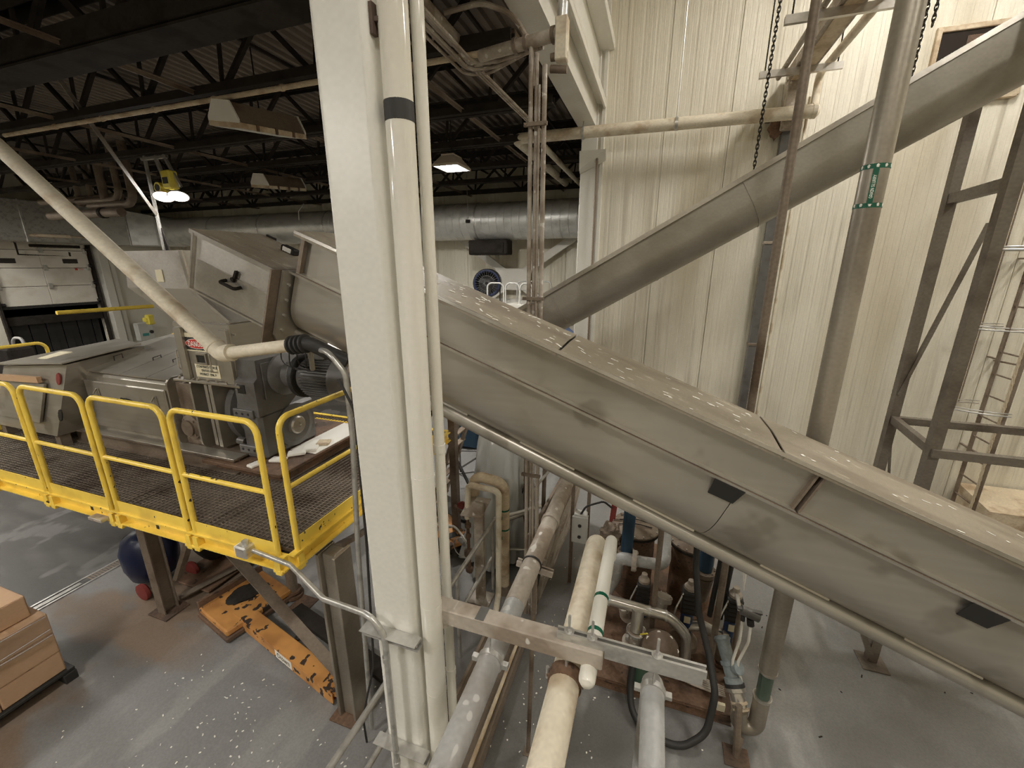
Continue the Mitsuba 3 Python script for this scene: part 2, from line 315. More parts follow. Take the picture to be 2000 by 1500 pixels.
# dock door
door = struct_empty('door_1', 'white sectional loading dock door, half raised')
rows = [2.92, 3.5, 4.06, 4.6, 5.1]
for z0, z1 in zip(rows[:-1], rows[1:]):
    for y0, y1 in ((7.0, 8.18), (8.19, 9.4)):
        part(door, 'panel', rb(XL - .06, XL - .01, y0, y1, z0 + .006, z1 - .006, .006), 'door_paint')
for y0, y1 in ((7.2, 7.62), (8.72, 9.1)):
    part(door, 'window', rb(XL - .02, XL + .005, y0, y1, 4.2, 4.34, .004), 'window_dark', label='narrow dark window')
for z in rows[1:-1]:
    for y in (7.04, 8.2, 9.3):
        part(door, 'hinge', rb(XL - .01, XL + .03, y, y + .1, z - .09, z + .09, .005), 'galvanized')
for z in rows[:-1]:
    for y in (6.98, 9.36):
        part(door, 'roller', cyl((XL + .02, y, z + .06), (XL + .02, y + .12, z + .06), .05), 'black_rubber')
part(door, 'bottom_seal', bx(XL - .06, XL, 7.0, 9.4, 2.84, 2.925), 'black_rubber')
for y in (6.93, 9.43):
    part(door, 'track', J(rb(XL - .05, XL + .1, y, y + .06, 0, 5.0, .005)), 'dark_steel')
part(door, 'logo_plate', rb(XL - .012, XL - .005, 9.05, 9.3, 3.98, 4.04, .002), 'white_plain')
part(door, 'logo', rb(XL - .006, XL + .0, 8.98, 9.05, 3.98, 4.05, .002), 'sign_red')
part(door, 'lettering', text('TNR', .05, (XL - .004, 9.07, 3.985), (0, 1, 0), (0, 0, 1)), 'sign_red', smooth=False)
one('dock_leveler', J(bx(XL - 2.2, XL - .3, 7.0, 9.4, 0, 1.2), bx(XL - .3, XL, 7.0, 9.4, 2.35, 2.6)), 'dark_steel', 'dark trailer wall and header seen below the raised dock door', 'dock leveler', smooth=False)
one('dock_curtain', J(*[bx(XL - .35 + .03 * (i % 2), XL - .33 + .03 * (i % 2), 7.0 + .2 * i, 7.19 + .2 * i, 0, 2.4) for i in range(12)]), 'black_rubber', 'black strip curtain hanging in the opening under the dock door', 'curtain', smooth=False)
one('dock_shelter_pole', cyl((-15, 6.65, 2.92), (-15, 8.95, 2.9), .055), 'yellow_paint', 'yellow barrier arm in front of the dock door', 'barrier')
struct('trim_6', J(rb(XL, XL + .3, 9.55, 9.8, 0, 4.9, .01), rb(XL, XL + .22, 9.85, 10.0, 0, 4.9, .01), rb(XL, XL + .06, 10.0, 12, 0, 4.9, .01)), 'cream_paint', 'cream door jamb trim right of the dock door')
0 and one('grey_column', rb(-13.0, -12.3, 4.9, 5.3, 0, 6.0, .02), 'gear_grey', 'grey square post left of the dock door', 'column')

# ------------------------------------------------------------------ roof joists
webm = 'dark_steel'
def joist(y, heavy=False):
    k = thing('roof_joist', {3.1: 'heavy dark roof girder nearest the camera, crossing the top left', 4.2: 'dark roof joist second from the camera with a pale pipe along it', 5.75: 'dark roof joist third from the camera, under it the twin lamp bracket',
              7.15: 'dark roof joist fourth from the camera, over the lit square lamp', 8.65: 'dark roof joist fifth from the camera', 10.1: 'dark roof joist sixth from the camera', 11.45: 'dark roof joist farthest away, just above the round duct'}[y], 'joist')
    w = .11 if heavy else .055
    for s in (-1, 1):
        part(k, 'bottom_chord', angle_bar((XL, y + s * w, 6.03), (-1.41, y + s * w, 6.03), w * 1.5, .012, (0, 0, -1)), webm, smooth=False)
        part(k, 'top_chord', angle_bar((XL, y + s * w, 6.7), (-1.41, y + s * w, 6.7), w * 1.5, .012, (0, 0, 1)), webm, smooth=False)
    if heavy: part(k, 'bottom_plate', bx(XL, -1.41, y - .17, y + .17, 5.985, 6.005), webm, smooth=False)
    x, d = -1.6, 1.35
    while x - d > XL:
        for a, b in ((x, x - d / 2), (x - d, x - d / 2)):
            part(k, 'web', bar((a, y, 6.68), (b, y, 6.05), .05, .045 if not heavy else .075), webm, smooth=False)
        part(k, 'web', bar((x - d / 2 + .07, y, 6.68), (x - d / 2, y, 6.05), .035, .03), webm, smooth=False)
        x -= d
for y in (3.1, 4.2, 5.75, 7.15, 8.65, 10.1, 11.45): joist(y, y == 3.1)
for x in (-2.6, -5.3, -8.0, -10.7, -13.4):
    one('bridging_angle', angle_bar((x, YN, 6.07), (x, YF, 6.07), .04, .005), 'brown_steel', 'thin brown bridging angle tying the roof joists together, one of a row', 'bridging', 'bridging angles across the roof joists', smooth=False)
    one('bridging_angle', bar((x + .5, YN, 6.62), (x + .5, YF, 6.62), .035, .035), 'dark_steel', 'thin brown bridging angle tying the roof joists together, one of a row', 'bridging', 'bridging angles across the roof joists', smooth=False)

# ------------------------------------------------------------------ lamps
def low_lamp(c, lab, power, tilt=None, size=(.46, .54), on=True, name='high_bay_lamp'):
    k = thing(name, lab, 'lamp'); sx, sy = size; x, y, z = 0, 0, 0
    R = np.eye(3) if tilt is None else tilt
    a, b = .5, .62
    shell = []
    lo = [(-sx / 2, -sy / 2), (sx / 2, -sy / 2), (sx / 2, sy / 2), (-sx / 2, sy / 2)]; hi = [(p * a, q * b) for p, q in lo]
    for i in range(4):
        j = (i + 1) % 4
        shell.append(hexa([(*lo[i], .03), (*lo[j], .03), (lo[j][0] * .97, lo[j][1] * .97, .03), (lo[i][0] * .97, lo[i][1] * .97, .03), (*hi[i], .17), (*hi[j], .17), (hi[j][0] * .94, hi[j][1] * .94, .165), (hi[i][0] * .94, hi[i][1] * .94, .165)]))
    shell.append(rb(-sx * a / 2, sx * a / 2, -sy * b / 2, sy * b / 2, .165, .2, .008))
    part(k, 'housing', mv(J(*shell), R, c), 'lamp_steel', smooth=False)
    part(k, 'frame', mv(J(bx(-sx / 2, sx / 2, -sy / 2, -sy / 2 + .02, 0, .035), bx(-sx / 2, sx / 2, sy / 2 - .02, sy / 2, 0, .035), bx(-sx / 2, -sx / 2 + .02, -sy / 2, sy / 2, 0, .035), bx(sx / 2 - .02, sx / 2, -sy / 2, sy / 2, 0, .035)), R, c), 'lamp_steel', smooth=False)
    lens = mv((V((-sx / 2 + .02, -sy / 2 + .02, .01), (sx / 2 - .02, -sy / 2 + .02, .01), (sx / 2 - .02, sy / 2 - .02, .01), (-sx / 2 + .02, sy / 2 - .02, .01)), np.array([[0, 2, 1], [0, 3, 2]])), R, c)
    if on: lamp(k, 'lens', lens, power, WARM)
    else: part(k, 'lens', lens, 'grey_plastic', smooth=False)
    part(k, 'hanger', cyl(np.asarray(c) + R @ V(0, 0, .2), (c[0], c[1], 6.75 if c[0] < -1.4 else 9.2), .008, n=6), 'dark_steel')
    return k
low_lamp((-3.48, 7.06, 5.7), 'lit square high-bay lamp under the dark roof, right of the white column', LAMP_LOW * 2.2)
for x, y, z, wh in LOW_LAMPS: low_lamp((x, y, z), 'lamp under the low roof, not in view, ' + wh, LAMP_LOW, size=(.46, .54) if 'hidden' in wh else (.6, 1.1))
for x, y, z, w, l, wh in HIGH_LAMPS: low_lamp((x, y, z), 'large flat lamp in the high bay, not in view, ' + wh, LAMP_HIGH, size=(w, l))
# two unlit trough fixtures
def trough_lamp(c, lean, phi, lab, L=1.1):
    k = thing('trough_lamp', lab, 'lamp')                              # hangs askew: leans to one side
    v = unit(V(*lean)); r = unit(np.cross(v, (0, 0, 1))); up = unit(V(0, 0, 1) - v * v[2]); fw = unit(v - up * (v @ up)); ph = math.radians(phi)
    Ly = math.cos(ph) * r + math.sin(ph) * fw; R = np.stack([np.cross(Ly, up), Ly, up], 1)
    sec = [(-.2, 0), (.2, 0), (.2, .05), (.1, .24), (-.1, .24), (-.2, .05)]
    part(k, 'hood', mv(ext(sec, (0, -L / 2 + .01, 0), (1, 0, 0), (0, 0, 1), (0, 1, 0), L - .02), R, c), 'brown_steel', smooth=False)
    part(k, 'rim', mv(J(bx(-.21, .21, -L / 2, L / 2, -.01, .045)), R, c), 'pipe_insul', smooth=False)
    for s in (-1, 1):
        part(k, 'end_cap', mv(ext([(-.2, .04), (.2, .04), (.2, .08), (.11, .25), (-.11, .25), (-.2, .08)], (0, s * L / 2 - .012, 0), (1, 0, 0), (0, 0, 1), (0, 1, 0), .024), R, c), 'white_plain', smooth=False)
        [part(k, 'clip', mv(bx(s * .205, s * .22, y - .02, y + .02, -.015, .05), R, c), 'rusty', smooth=False) for y in (-.3, 0, .3)]
    part(k, 'lens', mv(bx(-.18, .18, -L / 2 + .03, L / 2 - .03, -.014, -.011), R, c), 'grey_plastic')
    part(k, 'hanger', J(cyl((c[0], c[1], c[2] + .24), (c[0], c[1], 6.75), .008, n=6)), 'dark_steel')
trough_lamp((-4.85, 4.55, 5.72), (-.72, .66, .20), 48, 'unlit trough lamp with a white end cap hanging under the nearest joists')
trough_lamp((-7.72, 7.5, 5.68), (-.7, .68, .14), 50, 'smaller looking unlit trough lamp far back beside the white column')
# twin work-lamp on a hanging bracket with a yellow unit
k = thing('twin_lamp_bracket', 'hanging bracket with a yellow unit and two bright lamp heads at the left', 'lamp')
for p, q, w in (((-8.87, 5.7, 6.0), (-8.87, 5.7, 4.4), .045), ((-8.6, 5.7, 5.98), (-8.42, 5.7, 5.42), .06), ((-8.38, 5.7, 5.98), (-8.1, 5.7, 5.45), .045)):
    part(k, 'strut', chan(p, q, w, .04, .004, (0, 1, 0)), 'galvanized')
part(k, 'strut', chan((-8.95, 5.7, 5.95), (-8.3, 5.7, 5.95), .05, .04), 'galvanized')
u = part(k, 'yellow_unit', J(rb(-8.42, -8.2, 5.6, 5.76, 5.42, 5.72, .02), cyl((-8.55, 5.6, 5.45), (-8.55, 5.74, 5.45), .09)), 'bright_yellow')
part(u, 'vent', J(bx(-8.37, -8.25, 5.59, 5.6, 5.5, 5.6), cyl((-8.55, 5.59, 5.45), (-8.55, 5.6, 5.45), .055)), 'black_rubber')
for i, (x, y) in enumerate(((-8.52, 5.66), (-8.2, 5.7))):
    h = part(k, 'lamp_head', lathe((x, y, 5.36), (.35, -.35, -1), [(0, .03), (.02, .09), (.06, .16), (.07, .165)], 20), 'lamp_steel')
    m = lathe(V(x, y, 5.36) + unit(V(.35, -.35, -1)) * .071, (.35, -.35, -1), [(0, .15), (.001, .15)], 20)
    lamp(k, 'lamp_lens', m, LAMP_HEAD, COOL)
one('diagonal_strap', bar((-6.95, 3.55, 6.55), (-8.72, 5.6, 5.0), .06, .012, (1, 0, 0)), 'mill_steel', 'long flat strap slanting down from the roof to the hanging bracket', 'strap')
one('slotted_post', J(bar((-8.93, 5.72, 4.98), (-8.78, 5.72, 4.35), .075, .03, (0, 1, 0)), bar((-8.78, 5.72, 4.36), (-8.78, 5.72, 0), .075, .03, (0, 1, 0))), 'dark_steel', 'dark slotted post under the hanging bracket behind the hopper', 'post')

# ------------------------------------------------------------------ ducts along the far and the left wall
k = thing('round_duct', 'big round galvanized spiral duct along the far wall', 'duct')
ys, zs, rd = 11.15, 5.27, .47
xs = [-16.3, -14.4, -12.2, -9.6, -7.2, -4.7, -3.05, -1.36]
for a, b in zip(xs[:-1], xs[1:]):
    prof = [(0, rd)]; n = max(2, int((b - a) / .2))
    if a > -10:
        for i in range(1, n): s = (b - a) * i / n; prof += [(s - .012, rd), (s - .006, rd + .008), (s + .006, rd + .008), (s + .012, rd)]
    prof.append((b - a, rd)); dz = {-4.7: -.012, -7.2: .006}.get(a, 0)
    part(k, 'section', lathe((a, ys, zs + dz), (1, 0, 0), prof, 48), 'duct_metal')
    part(k, 'joint_band', lathe((b - .02, ys, zs), (1, 0, 0), [(0, rd + .012), (.04, rd + .012)], 48), 'galvanized')
part(k, 'hanger_cable', cyl((-4.85, 10.66, 5.25), (-4.85, 10.66, 6.7), .008, n=6), 'galvanized')
part(k, 'hanger_clip', bx(-4.9, -4.8, 10.62, 10.68, 5.2, 5.28), 'dark_steel')
part(k, 'wire_loop', tube([(-10.2, 10.7, 5.9), (-10.4, 10.66, 5.7), (-10.42, 10.66, 5.45)], .02), 'galvanized')
one('duct_register', J(rb(-4.9, -3.8, 10.75, 11.2, 4.40, 4.78, .03), bx(-4.8, -3.9, 10.72, 10.76, 4.45, 4.7)), 'dark_steel', 'dark rectangular air register hanging under the round duct', 'vent')
k = thing('square_duct', 'shiny rectangular galvanized duct with a tapered end, turning the corner at the left', 'duct')
for a, b in ((6.0, 7.6), (7.62, 9.2)):
    part(k, 'section', J(rb(-18.35, -17.5, a, b, 4.82, 5.95, .01)), 'galvanized', smooth=False)
part(k, 'section', rb(-18.35, -17.5, 9.22, 10.2, 4.82, 5.95, .01), 'duct_metal', smooth=False)
part(k, 'elbow', hull([(-18.35, 10.2, 4.82), (-18.35, 10.2, 5.95), (-17.5, 10.2, 4.82), (-17.5, 10.2, 5.95), (-16.9, 10.7, 4.82), (-16.9, 10.7, 5.8), (-18.35, 11.6, 4.82), (-18.35, 11.6, 5.95), (-16.9, 11.6, 4.82), (-16.9, 11.6, 5.8)]), 'duct_metal', smooth=False)
th = np.arange(24) * math.pi / 12
part(k, 'taper', hull([(-16.9, 10.7, 4.8), (-16.9, 10.7, 5.8), (-16.9, 11.6, 4.8), (-16.9, 11.6, 5.8)] + [(-16.3, ys + rd * math.cos(t), zs + rd * math.sin(t)) for t in th]), 'duct_metal', smooth=False)
for y in (7.6, 9.2, 10.2): part(k, 'flange', J(rb(-18.36, -17.47, y - .02, y + .03, 4.79, 5.97, .005)), 'galvanized', smooth=False)
k = thing('tank_pipes', 'cluster of dark vertical pipes joining a horizontal header under the roof at the far left', 'pipes')
for i, x in enumerate((-12.55, -12.0, -11.55)):
    part(k, 'drop_pipe', tube([(x, 7.0, 6.78), (x, 7.0, 5.5 + .12 * (i % 2)), (x - 1.6, 7.0, 5.5 + .12 * (i % 2))] if i else [(x, 7, 6.78), (x, 7.0, 5.62)], .085 if i != 1 else .07, 14, .25), 'brown_steel')
part(k, 'header', tube([(-14.6, 6.9, 5.32), (-11.9, 6.9, 5.32)], .1), 'brown_steel')
for x in (-13.9, -13.4, -12.9): part(k, 'drop_pipe', tube([(x, 7.2, 6.78), (x, 7.2, 5.55)], .06), 'brown_steel')
part(k, 'header', tube([(-15.5, 7.2, 5.72), (-12.3, 7.2, 5.72)], .075), 'brown_steel')
part(k, 'fitting', J(*[lathe((x, 6.9, 5.32), (1, 0, 0), [(0, .12), (.1, .12)]) for x in (-13.9, -12.6)]), 'dark_steel')
one('spiral_hose', tube([(-13.4 + .18 * math.cos(t), 6.3 , 5.95 + .22 * math.sin(t)) for t in np.linspace(-.5, 3.6, 14)], .06), 'dark_steel', 'dark curved pipe loop behind the slanted cream pipe at the far left', 'pipe')
one('door_torsion_pipe', J(tube([(-18.2, 7.6, 4.85), (-18.2, 7.6, 4.45), (-18.2, 8.8, 4.42), (-18.2, 8.8, 4.55)], .025), tube([(-18.2, 7.9, 4.72), (-18.2, 9.1, 4.72)], .045)), 'dark_steel', 'black pipe bracket across the top of the dock door', 'pipe')
one('insulated_pipe', J(tube([(-18.0, 6.0, 4.98), (-17.3, 8.5, 4.99)], .05), tube([(-17.3, 8.4, 4.99), (-17.3, 9.3, 4.99), (-17.3, 9.3, 4.7)], .03)), 'pipe_insul', 'stained yellowish pipe under the rectangular duct above the dock door', 'pipe')
# wall things near the dock door
k = thing('wall_cabinet', 'grey wall cabinet with a small teal display beside the dock door', 'cabinet')
part(k, 'body', rb(-18.1, -17.85, 10.0, 10.5, 1.45, 2.1, .02), 'grey_plastic'); part(k, 'display', bx(-17.85, -17.84, 10.1, 10.3, 1.62, 1.72), 'screen_teal'); part(k, 'knob', cyl((-17.85, 10.4, 1.75), (-17.8, 10.4, 1.75), .06), 'black_rubber')
one('wall_phone', J(rb(-17.2, -17.0, 9.9, 10.1, 2.1, 2.45, .03), rb(-17.25, -17.05, 9.85, 9.95, 2.2, 2.35, .02)), 'bright_yellow', 'yellow call unit hanging beside the hopper on the left', 'unit')
one('operator_box', J(rb(-9.75, -9.2, 3.4, 3.7, 2.0, 2.9, .03)), 'dark_steel', 'dark control box with small lights at the far left edge above the press', 'control panel')
one('hook_pipe', tube([(-13.2, 5.0, 0), (-13.2, 5.0, 2.62), (-12.78, 5.0, 2.62), (-12.78, 5.0, 2.42)], .03, bend=.2), 'pipe_grey', 'curved grey pipe at the left edge, in front of the dark dock opening', 'pipe')

# ------------------------------------------------------------------ far wall things
k = thing('wall_bracing', 'white painted X bracing of the far wall', 'bracing')
c0 = V(-3.94, 11.75, 3.75)
for dx, dz in ((-1, .7), (1, .65), (-1, -.72), (1, -.72)):
    d = unit(V(dx, 0, dz)); part(k, 'brace', bar(c0 + d * .3, c0 + d * 3.6, .1, .2, (0, 1, 0)) if False else bar(c0 + d * .25, c0 + d * 3.3, .1, .2), 'cream_paint', smooth=False)
part(k, 'gusset', ext([(-.45, -.3), (.45, -.3), (.55, .3), (-.55, .3)], c0 - V(0, .08, 0), (1, 0, 0), (0, 0, 1), (0, 1, 0), .03), 'cream_paint', smooth=False)
k = thing('drum_fan', 'black drum fan on a stand in front of the far wall', 'fan')
fc, fd = V(-4.05, 10.0, 3.7), unit(V(.25, -1, 0))
part(k, 'drum', J(lathe_open(fc - fd * .15, fd, [(0, .30), (0, .33), (.02, .35), (.3, .35), (.32, .33), (.32, .31), (0, .30)], 32)), 'black_gloss')
part(k, 'rim', lathe_open(fc + fd * .16, fd, [(0, .27), (0, .33), (.03, .33), (.03, .30), (0, .27)], 32), 'navy_plastic')
_, sa, sb = frame(fd)
part(k, 'motor', J(cyl(fc - fd * .1, fc + fd * .05, .09), cyl(fc + fd * .05, fc + fd * .1, .05)), 'black_rubber')
part(k, 'added_back_disc', cyl(fc - fd * .16, fc - fd * .15, .3, n=30), 'black_rubber')  # black disc added behind the drum to darken its inside
for i in range(3):
    t = i * 2.094 + .4; a = math.cos(t) * sa + math.sin(t) * sb; b = np.cross(fd, a)
    part(k, 'blade', bar(fc + a * .07, fc + a * .28, .01, .14, unit(b + fd * .5)), 'black_rubber')
part(k, 'grille', J(*[tube([fc + fd * .17 + a * .04, fc + fd * .19 + a * .3], .004, 5) for a in circ((0, 0, 0), sa, sb, 1, 28)], *[ring(fc + fd * .18, fd, r, r + .008, .006, 32) for r in (.06, .18)]), 'gear_grey')
for s in (-1, 1): part(k, 'stand_leg', tube([fc + V(s * .33, 0, 0), fc + V(s * .3, .05, -.75)], .015, 8), 'black_rubber')
k = thing('mezzanine', 'small raised walkway with grey hoop railings by the far wall', 'platform')
part(k, 'deck', rb(-4.4, -2.6, 9.6, 11.2, 3.1, 3.24, .01), 'cream_paint'); part(k, 'post', rb(-2.95, -2.8, 9.6, 9.75, 0, 3.1, .01), 'cream_paint'); part(k, 'post', rb(-4.35, -4.2, 9.6, 9.75, 0, 3.1, .01), 'cream_paint')
for x0, x1, y in ((-3.92, -3.5, 9.65), (-3.45, -3.1, 9.65), (-3.08, -2.78, 9.65), (-3.6, -2.65, 11.0)):
    part(k, 'hoop_rail', tube([(x0, y, 3.24), (x0, y, 3.72), (x1, y, 3.72), (x1, y, 3.24)], .02, 8, .12), 'grey_plastic')
k = thing('blue_banner', 'blue striped panel low on the wall, half hidden behind the crossing conveyors', 'banner')
part(k, 'panel', bx(-3.2, -1.95, 11.86, 11.88, 1.5, 2.95), 'sky_blue')
for i, z in enumerate((2.6, 2.45, 2.33, 2.2, 2.1)): part(k, 'stripe', bx(-3.2 + .9 * (i > 0) + .1 * (i % 3), -1.95, 11.85, 11.86, z, z + (.1 if i == 0 else .05)), 'blue_paint')
one('wall_drain_pipe', tube([(-1.3, 7.35, 5.76), (-1.08, 7.35, 5.76), (-1.08, 7.35, .0)], .018, 8, .04), 'brown_steel', 'thin brown pipe running down the corner trim of the panel wall', 'pipe')

# ------------------------------------------------------------------ pipes and trays under the low roof
one('cream_header_pipe', J(tube([(1.7, 7.12, 6.05), (-2.36, 7.12, 6.07), (-2.36, 11.0, 6.07)], .082, 18, .12), lathe((1.7, 7.12, 6.05), (1, 0, 0), [(0, .09), (.05, .09), (.08, .05)])), 'pipe_cream', 'cream pipe running along the panel wall and turning back under the low roof', 'pipe')
for i, x in enumerate((.05, -1.28)):
    k = one('pipe_hanger', J(ring((x - .02, 7.12, 6.06), (1, 0, 0), .082, .09, .04), cyl((x, 7.12, 6.14), (x, 7.12, 9.2 if i == 0 else 6.22), .008, n=6)), 'galvanized', ('rod hanger around the cream wall pipe, midway along the panel wall', 'short rod hanger around the cream wall pipe under the boxed beam')[i], 'hanger')
one('cream_branch_pipe', tube([(-1.95, 7.3, 5.98), (-1.95, 11.5, 5.98)], .05), 'pipe_cream', 'thinner cream pipe going back under the low roof beside the header', 'pipe')
one('joist_pipe', J(tube([(-9.2, 4.08, 5.94), (-1.45, 4.08, 5.94)], .027), *[ring((x, 4.08, 5.94), (1, 0, 0), .027, .034, .03) for x in (-8, -7, -6, -5, -4, -3)]), 'pipe_insul', 'pale pipe clamped along the second roof joist', 'pipe')
one('roof_drain_pipe', J(tube([(-1.96, 0.5, 6.1), (-1.96, 4.55, 6.1)], .062), lathe((-1.96, 4.5, 6.1), (0, 1, 0), [(0, .075), (.12, .075), (.16, .03)])), 'pipe_dirty', 'thick dirty pipe under the roof beside the white column top', 'pipe')
k = thing('conduit_run', 'bundle of thin conduits running under the roof and bending across to the vertical bundle', 'conduit')
for i in range(5):
    x = -1.9 + .045 * i - .06; z = 5.9 + .02 * (i % 2)
    part(k, 'conduit', tube([(x, .5, z), (x, 4.35 - .05 * i, z), (x + .25, 4.35 - .05 * i + .02, z), (-1.17 + .02 * i, 4.02, z - .02)], .014 + .004 * (i % 2), 8, .15), 'pipe_dirty')
k = thing('conduit_run', 'pair of conduits running on along the roof toward the far wall', 'conduit')
for i in range(3): part(k, 'conduit', tube([(-1.83 + .03 * i, 4.3, 5.9), (-1.76 + .03 * i, 6.3, 5.9)], .013, 8), 'pipe_dirty')
one('curved_conduit', tube([(-1.9, 3.8, 6.15), (-1.6, 3.9, 6.22), (-1.35, 4.0, 6.15), (-1.2, 4.03, 5.9), (-1.16, 4.02, 5.6)], .022, 10, .3), 'pipe_dirty', 'single thick conduit arching from the roof pipe to the vertical conduits', 'conduit')
one('roof_box', rb(-1.95, -1.45, 4.35, 4.5, 6.06, 6.22, .01), 'brown_steel', 'brown rectangular box under the roof deck beside the boxed beam', 'box')
k = thing('valve_run', 'dirty horizontal pipe with a valve and couplings under the roof by the boxed beam', 'pipe')
part(k, 'pipe', tube([(-1.7, 4.1, 5.93), (-.9, 3.95, 5.93)], .05), 'pipe_dirty'); [part(k, 'collar', lathe((x, 4.1 - .19 * (x + 1.7), 5.93), (1, -.19, 0), [(0, .062), (.03, .062)]), 'brown_steel') for x in (-1.35, -1.25, -1.0)]
k = thing('vertical_fitting', 'cream upright sleeve with a metal coupling on the side of the boxed beam', 'fitting')
part(k, 'sleeve', rb(-.96, -.86, 3.88, 3.98, 5.72, 6.02, .008), 'pipe_cream'); part(k, 'coupling', J(cyl((-.91, 3.93, 6.02), (-.91, 3.93, 6.12), .042), cyl((-.91, 3.93, 6.1), (-.91, 3.93, 9.2), .034)), 'galvanized'); part(k, 'elbow', J(cyl((-1.0, 3.93, 5.76), (-.86, 3.93, 5.76), .03), cyl((-1.0, 3.93, 5.68), (-.86, 3.93, 5.66), .03)), 'brown_steel')
k = thing('conduit_riser', 'bundle of galvanized conduits rising behind the big conveyor to the roof', 'conduit')
for i, (dx, dy, r, zt) in enumerate(((-.05, 0, .02, 5.9), (-.005, .02, .018, 5.85), (.03, -.01, .012, 5.6), (.07, .01, .022, 5.75))):
    part(k, 'conduit', tube([(-1.14 + dx, 4.0 + dy, 0), (-1.14 + dx, 4.0 + dy, zt)], r, 10), 'pipe_dirty')
for z in (3.8, 1.9, 5.3): part(k, 'clamp', J(bar((-1.24, 3.97, z), (-1.03, 3.97, z), .03, .03), bolts([(-1.22, 3.955, z), (-1.04, 3.955, z)], (0, -1, 0))), 'brown_steel')
# ================================================================== COLUMN AND ITS PIPES
k = thing('steel_column', 'big cream square steel column standing in the foreground', 'column')
part(k, 'shaft', ext(roundrect(.262, .26, .035, 5), (-1.352, 1.55, 0), (1, 0, 0), (0, 1, 0), (0, 0, 1), 9.2), 'cream_paint', smooth=40)
part(k, 'base_plate', rb(-1.45, -.95, 1.45, 1.9, 0, .03, .004), 'cream_paint')
t_ = part(k, 'bracket_tab', J(bx(-1.09, -1.075, 1.57, 1.6, 4.93, 5.03), bar((-1.085, 1.585, 4.98), (-1.04, 1.585, 4.975), .015, .015)), 'rusty', label='rusty bracket tab high on the column')
for i, z in enumerate((2.135, 1.285)):
    kk = one('strut_channel', J(chan((-1.395, 1.525, z), (-1.045, 1.525, z), .045, .05, .004, (0, -1, 0)), bar((-1.395, 1.51, z + .03), (-1.045, 1.51, z + .03), .075, .004)), 'galvanized', ('upper galvanized strut across the face of the cream column', 'lower galvanized strut across the face of the cream column')[i], 'strut')
k = thing('white_pipe', 'glossy white pipe with a black band beside the cream column', 'pipe')
part(k, 'pipe', tube([(-1.018, 1.62, 0), (-1.018, 1.62, 9.2)], .057, 28), 'pipe_gloss')
part(k, 'band', ring((-1.018, 1.62, 4.645), (0, 0, 1), .057, .0585, .07, 32), 'black_rubber', label='black band')
for z in (2.33, 1.72, 1.1, 3.1): part(k, 'joint', ring((-1.018, 1.62, z), (0, 0, 1), .057, .0585, .012, 32), 'pipe_gloss')
k = thing('white_pipe', 'thinner cream pipe right behind the glossy white pipe', 'pipe')
part(k, 'pipe', J(tube([(-1.075, 1.9, 5.6), (-1.075, 1.9, .25), (-1.0, 1.98, .22), (-1.0, 1.98, 0)], .03, 18, .06), cyl((-1.075, 1.9, 5.6), (-1.075, 1.9, 9.2), .03)), 'pipe_gloss')
for z in (3.1, 1.5, 2.05): part(k, 'joint', ring((-1.075, 1.9, z), (0, 0, 1), .03, .034, .05, 20), 'pipe_gloss')
one('electrical_conduit', J(tube([(-2.74, 1.93, 2.02), (-2.3, 1.86, 2.06), (-1.75, 1.6, 2.16), (-1.32, 1.49, 2.28), (-1.235, 1.485, 2.18), (-1.245, 1.485, 0)], .017, 12, .14), *[ring((-1.24, 1.485, z), (0, 0, 1), .017, .021, .03, 14) for z in (2.0, 1.2)]), 'galvanized', 'grey conduit swinging from the platform edge and down the face of the cream column', 'conduit')
k = thing('junction_box', 'paint splashed junction box fixed to the yellow platform edge', 'box')
part(k, 'box', rb(-2.87, -2.76, 1.88, 1.98, 1.96, 2.06, .012), 'galvanized'); part(k, 'cover', rb(-2.885, -2.87, 1.89, 1.97, 1.97, 2.05, .003), 'white_plain'); part(k, 'hub', cyl((-2.81, 1.93, 2.06), (-2.81, 1.93, 2.09), .025), 'galvanized')
# arm and hanging pipes
k = thing('support_arm', 'grey square tube arm welded to the column and carrying the hung pipes', 'beam')
part(k, 'tube', J(rb(-1.09, -.095, 1.64, 1.735, 2.19, 2.29, .006)), 'pipe_dirty', smooth=False); part(k, 'gusset', ext([(0, 0), (.17, 0), (0, -.15)], (-1.09, 1.65, 2.19), (1, 0, 0), (0, 0, 1), (0, 1, 0), .07), 'pipe_dirty', smooth=False); part(k, 'weld_patch', J(bx(-.77, -.72, 1.641, 1.735, 2.2905, 2.2915), ), 'gear_grey')
k = thing('strut_rail', 'pair of galvanized strut channels stacked on the end of the grey arm', 'strut')
part(k, 'channel', chan((-.33, 1.685, 2.312), (.365, 1.685, 2.312), .042, .042), 'galvanized', smooth=False); part(k, 'channel', chan((-.09, 1.685, 2.27), (.352, 1.685, 2.27), .042, .042, .004, (0, 0, -1)), 'galvanized', smooth=False)
for x in (-.27, -.155, .15): part(k, 'hanger_rod', J(cyl((x, 1.685, 2.06 if x > 0 else 2.12), (x, 1.685, 2.43), .007, n=8), cyl((x, 1.685, 2.333), (x, 1.685, 2.35), .016, n=6), cyl((x, 1.685, 2.333), (x, 1.685, 2.337), .026)), 'galvanized')
k = thing('hung_pipe', 'thick stained cream pipe with a rounded end hanging under the grey arm', 'pipe')
def dome_pipe(p, q, r, m, nm='pipe', drop=None):
    p, q = np.asarray(p, float), np.asarray(q, float)
    return part(k, nm, J(tube([p, q] if drop is None else [p, q, q - V(0, 0, drop)], r, 24, 0 if drop is None else r * 1.25, k=10)), m)
dome_pipe((-.275, -.4, 2.05), (-.272, 2.86, 2.05), .078, 'pipe_cream', drop=.2)
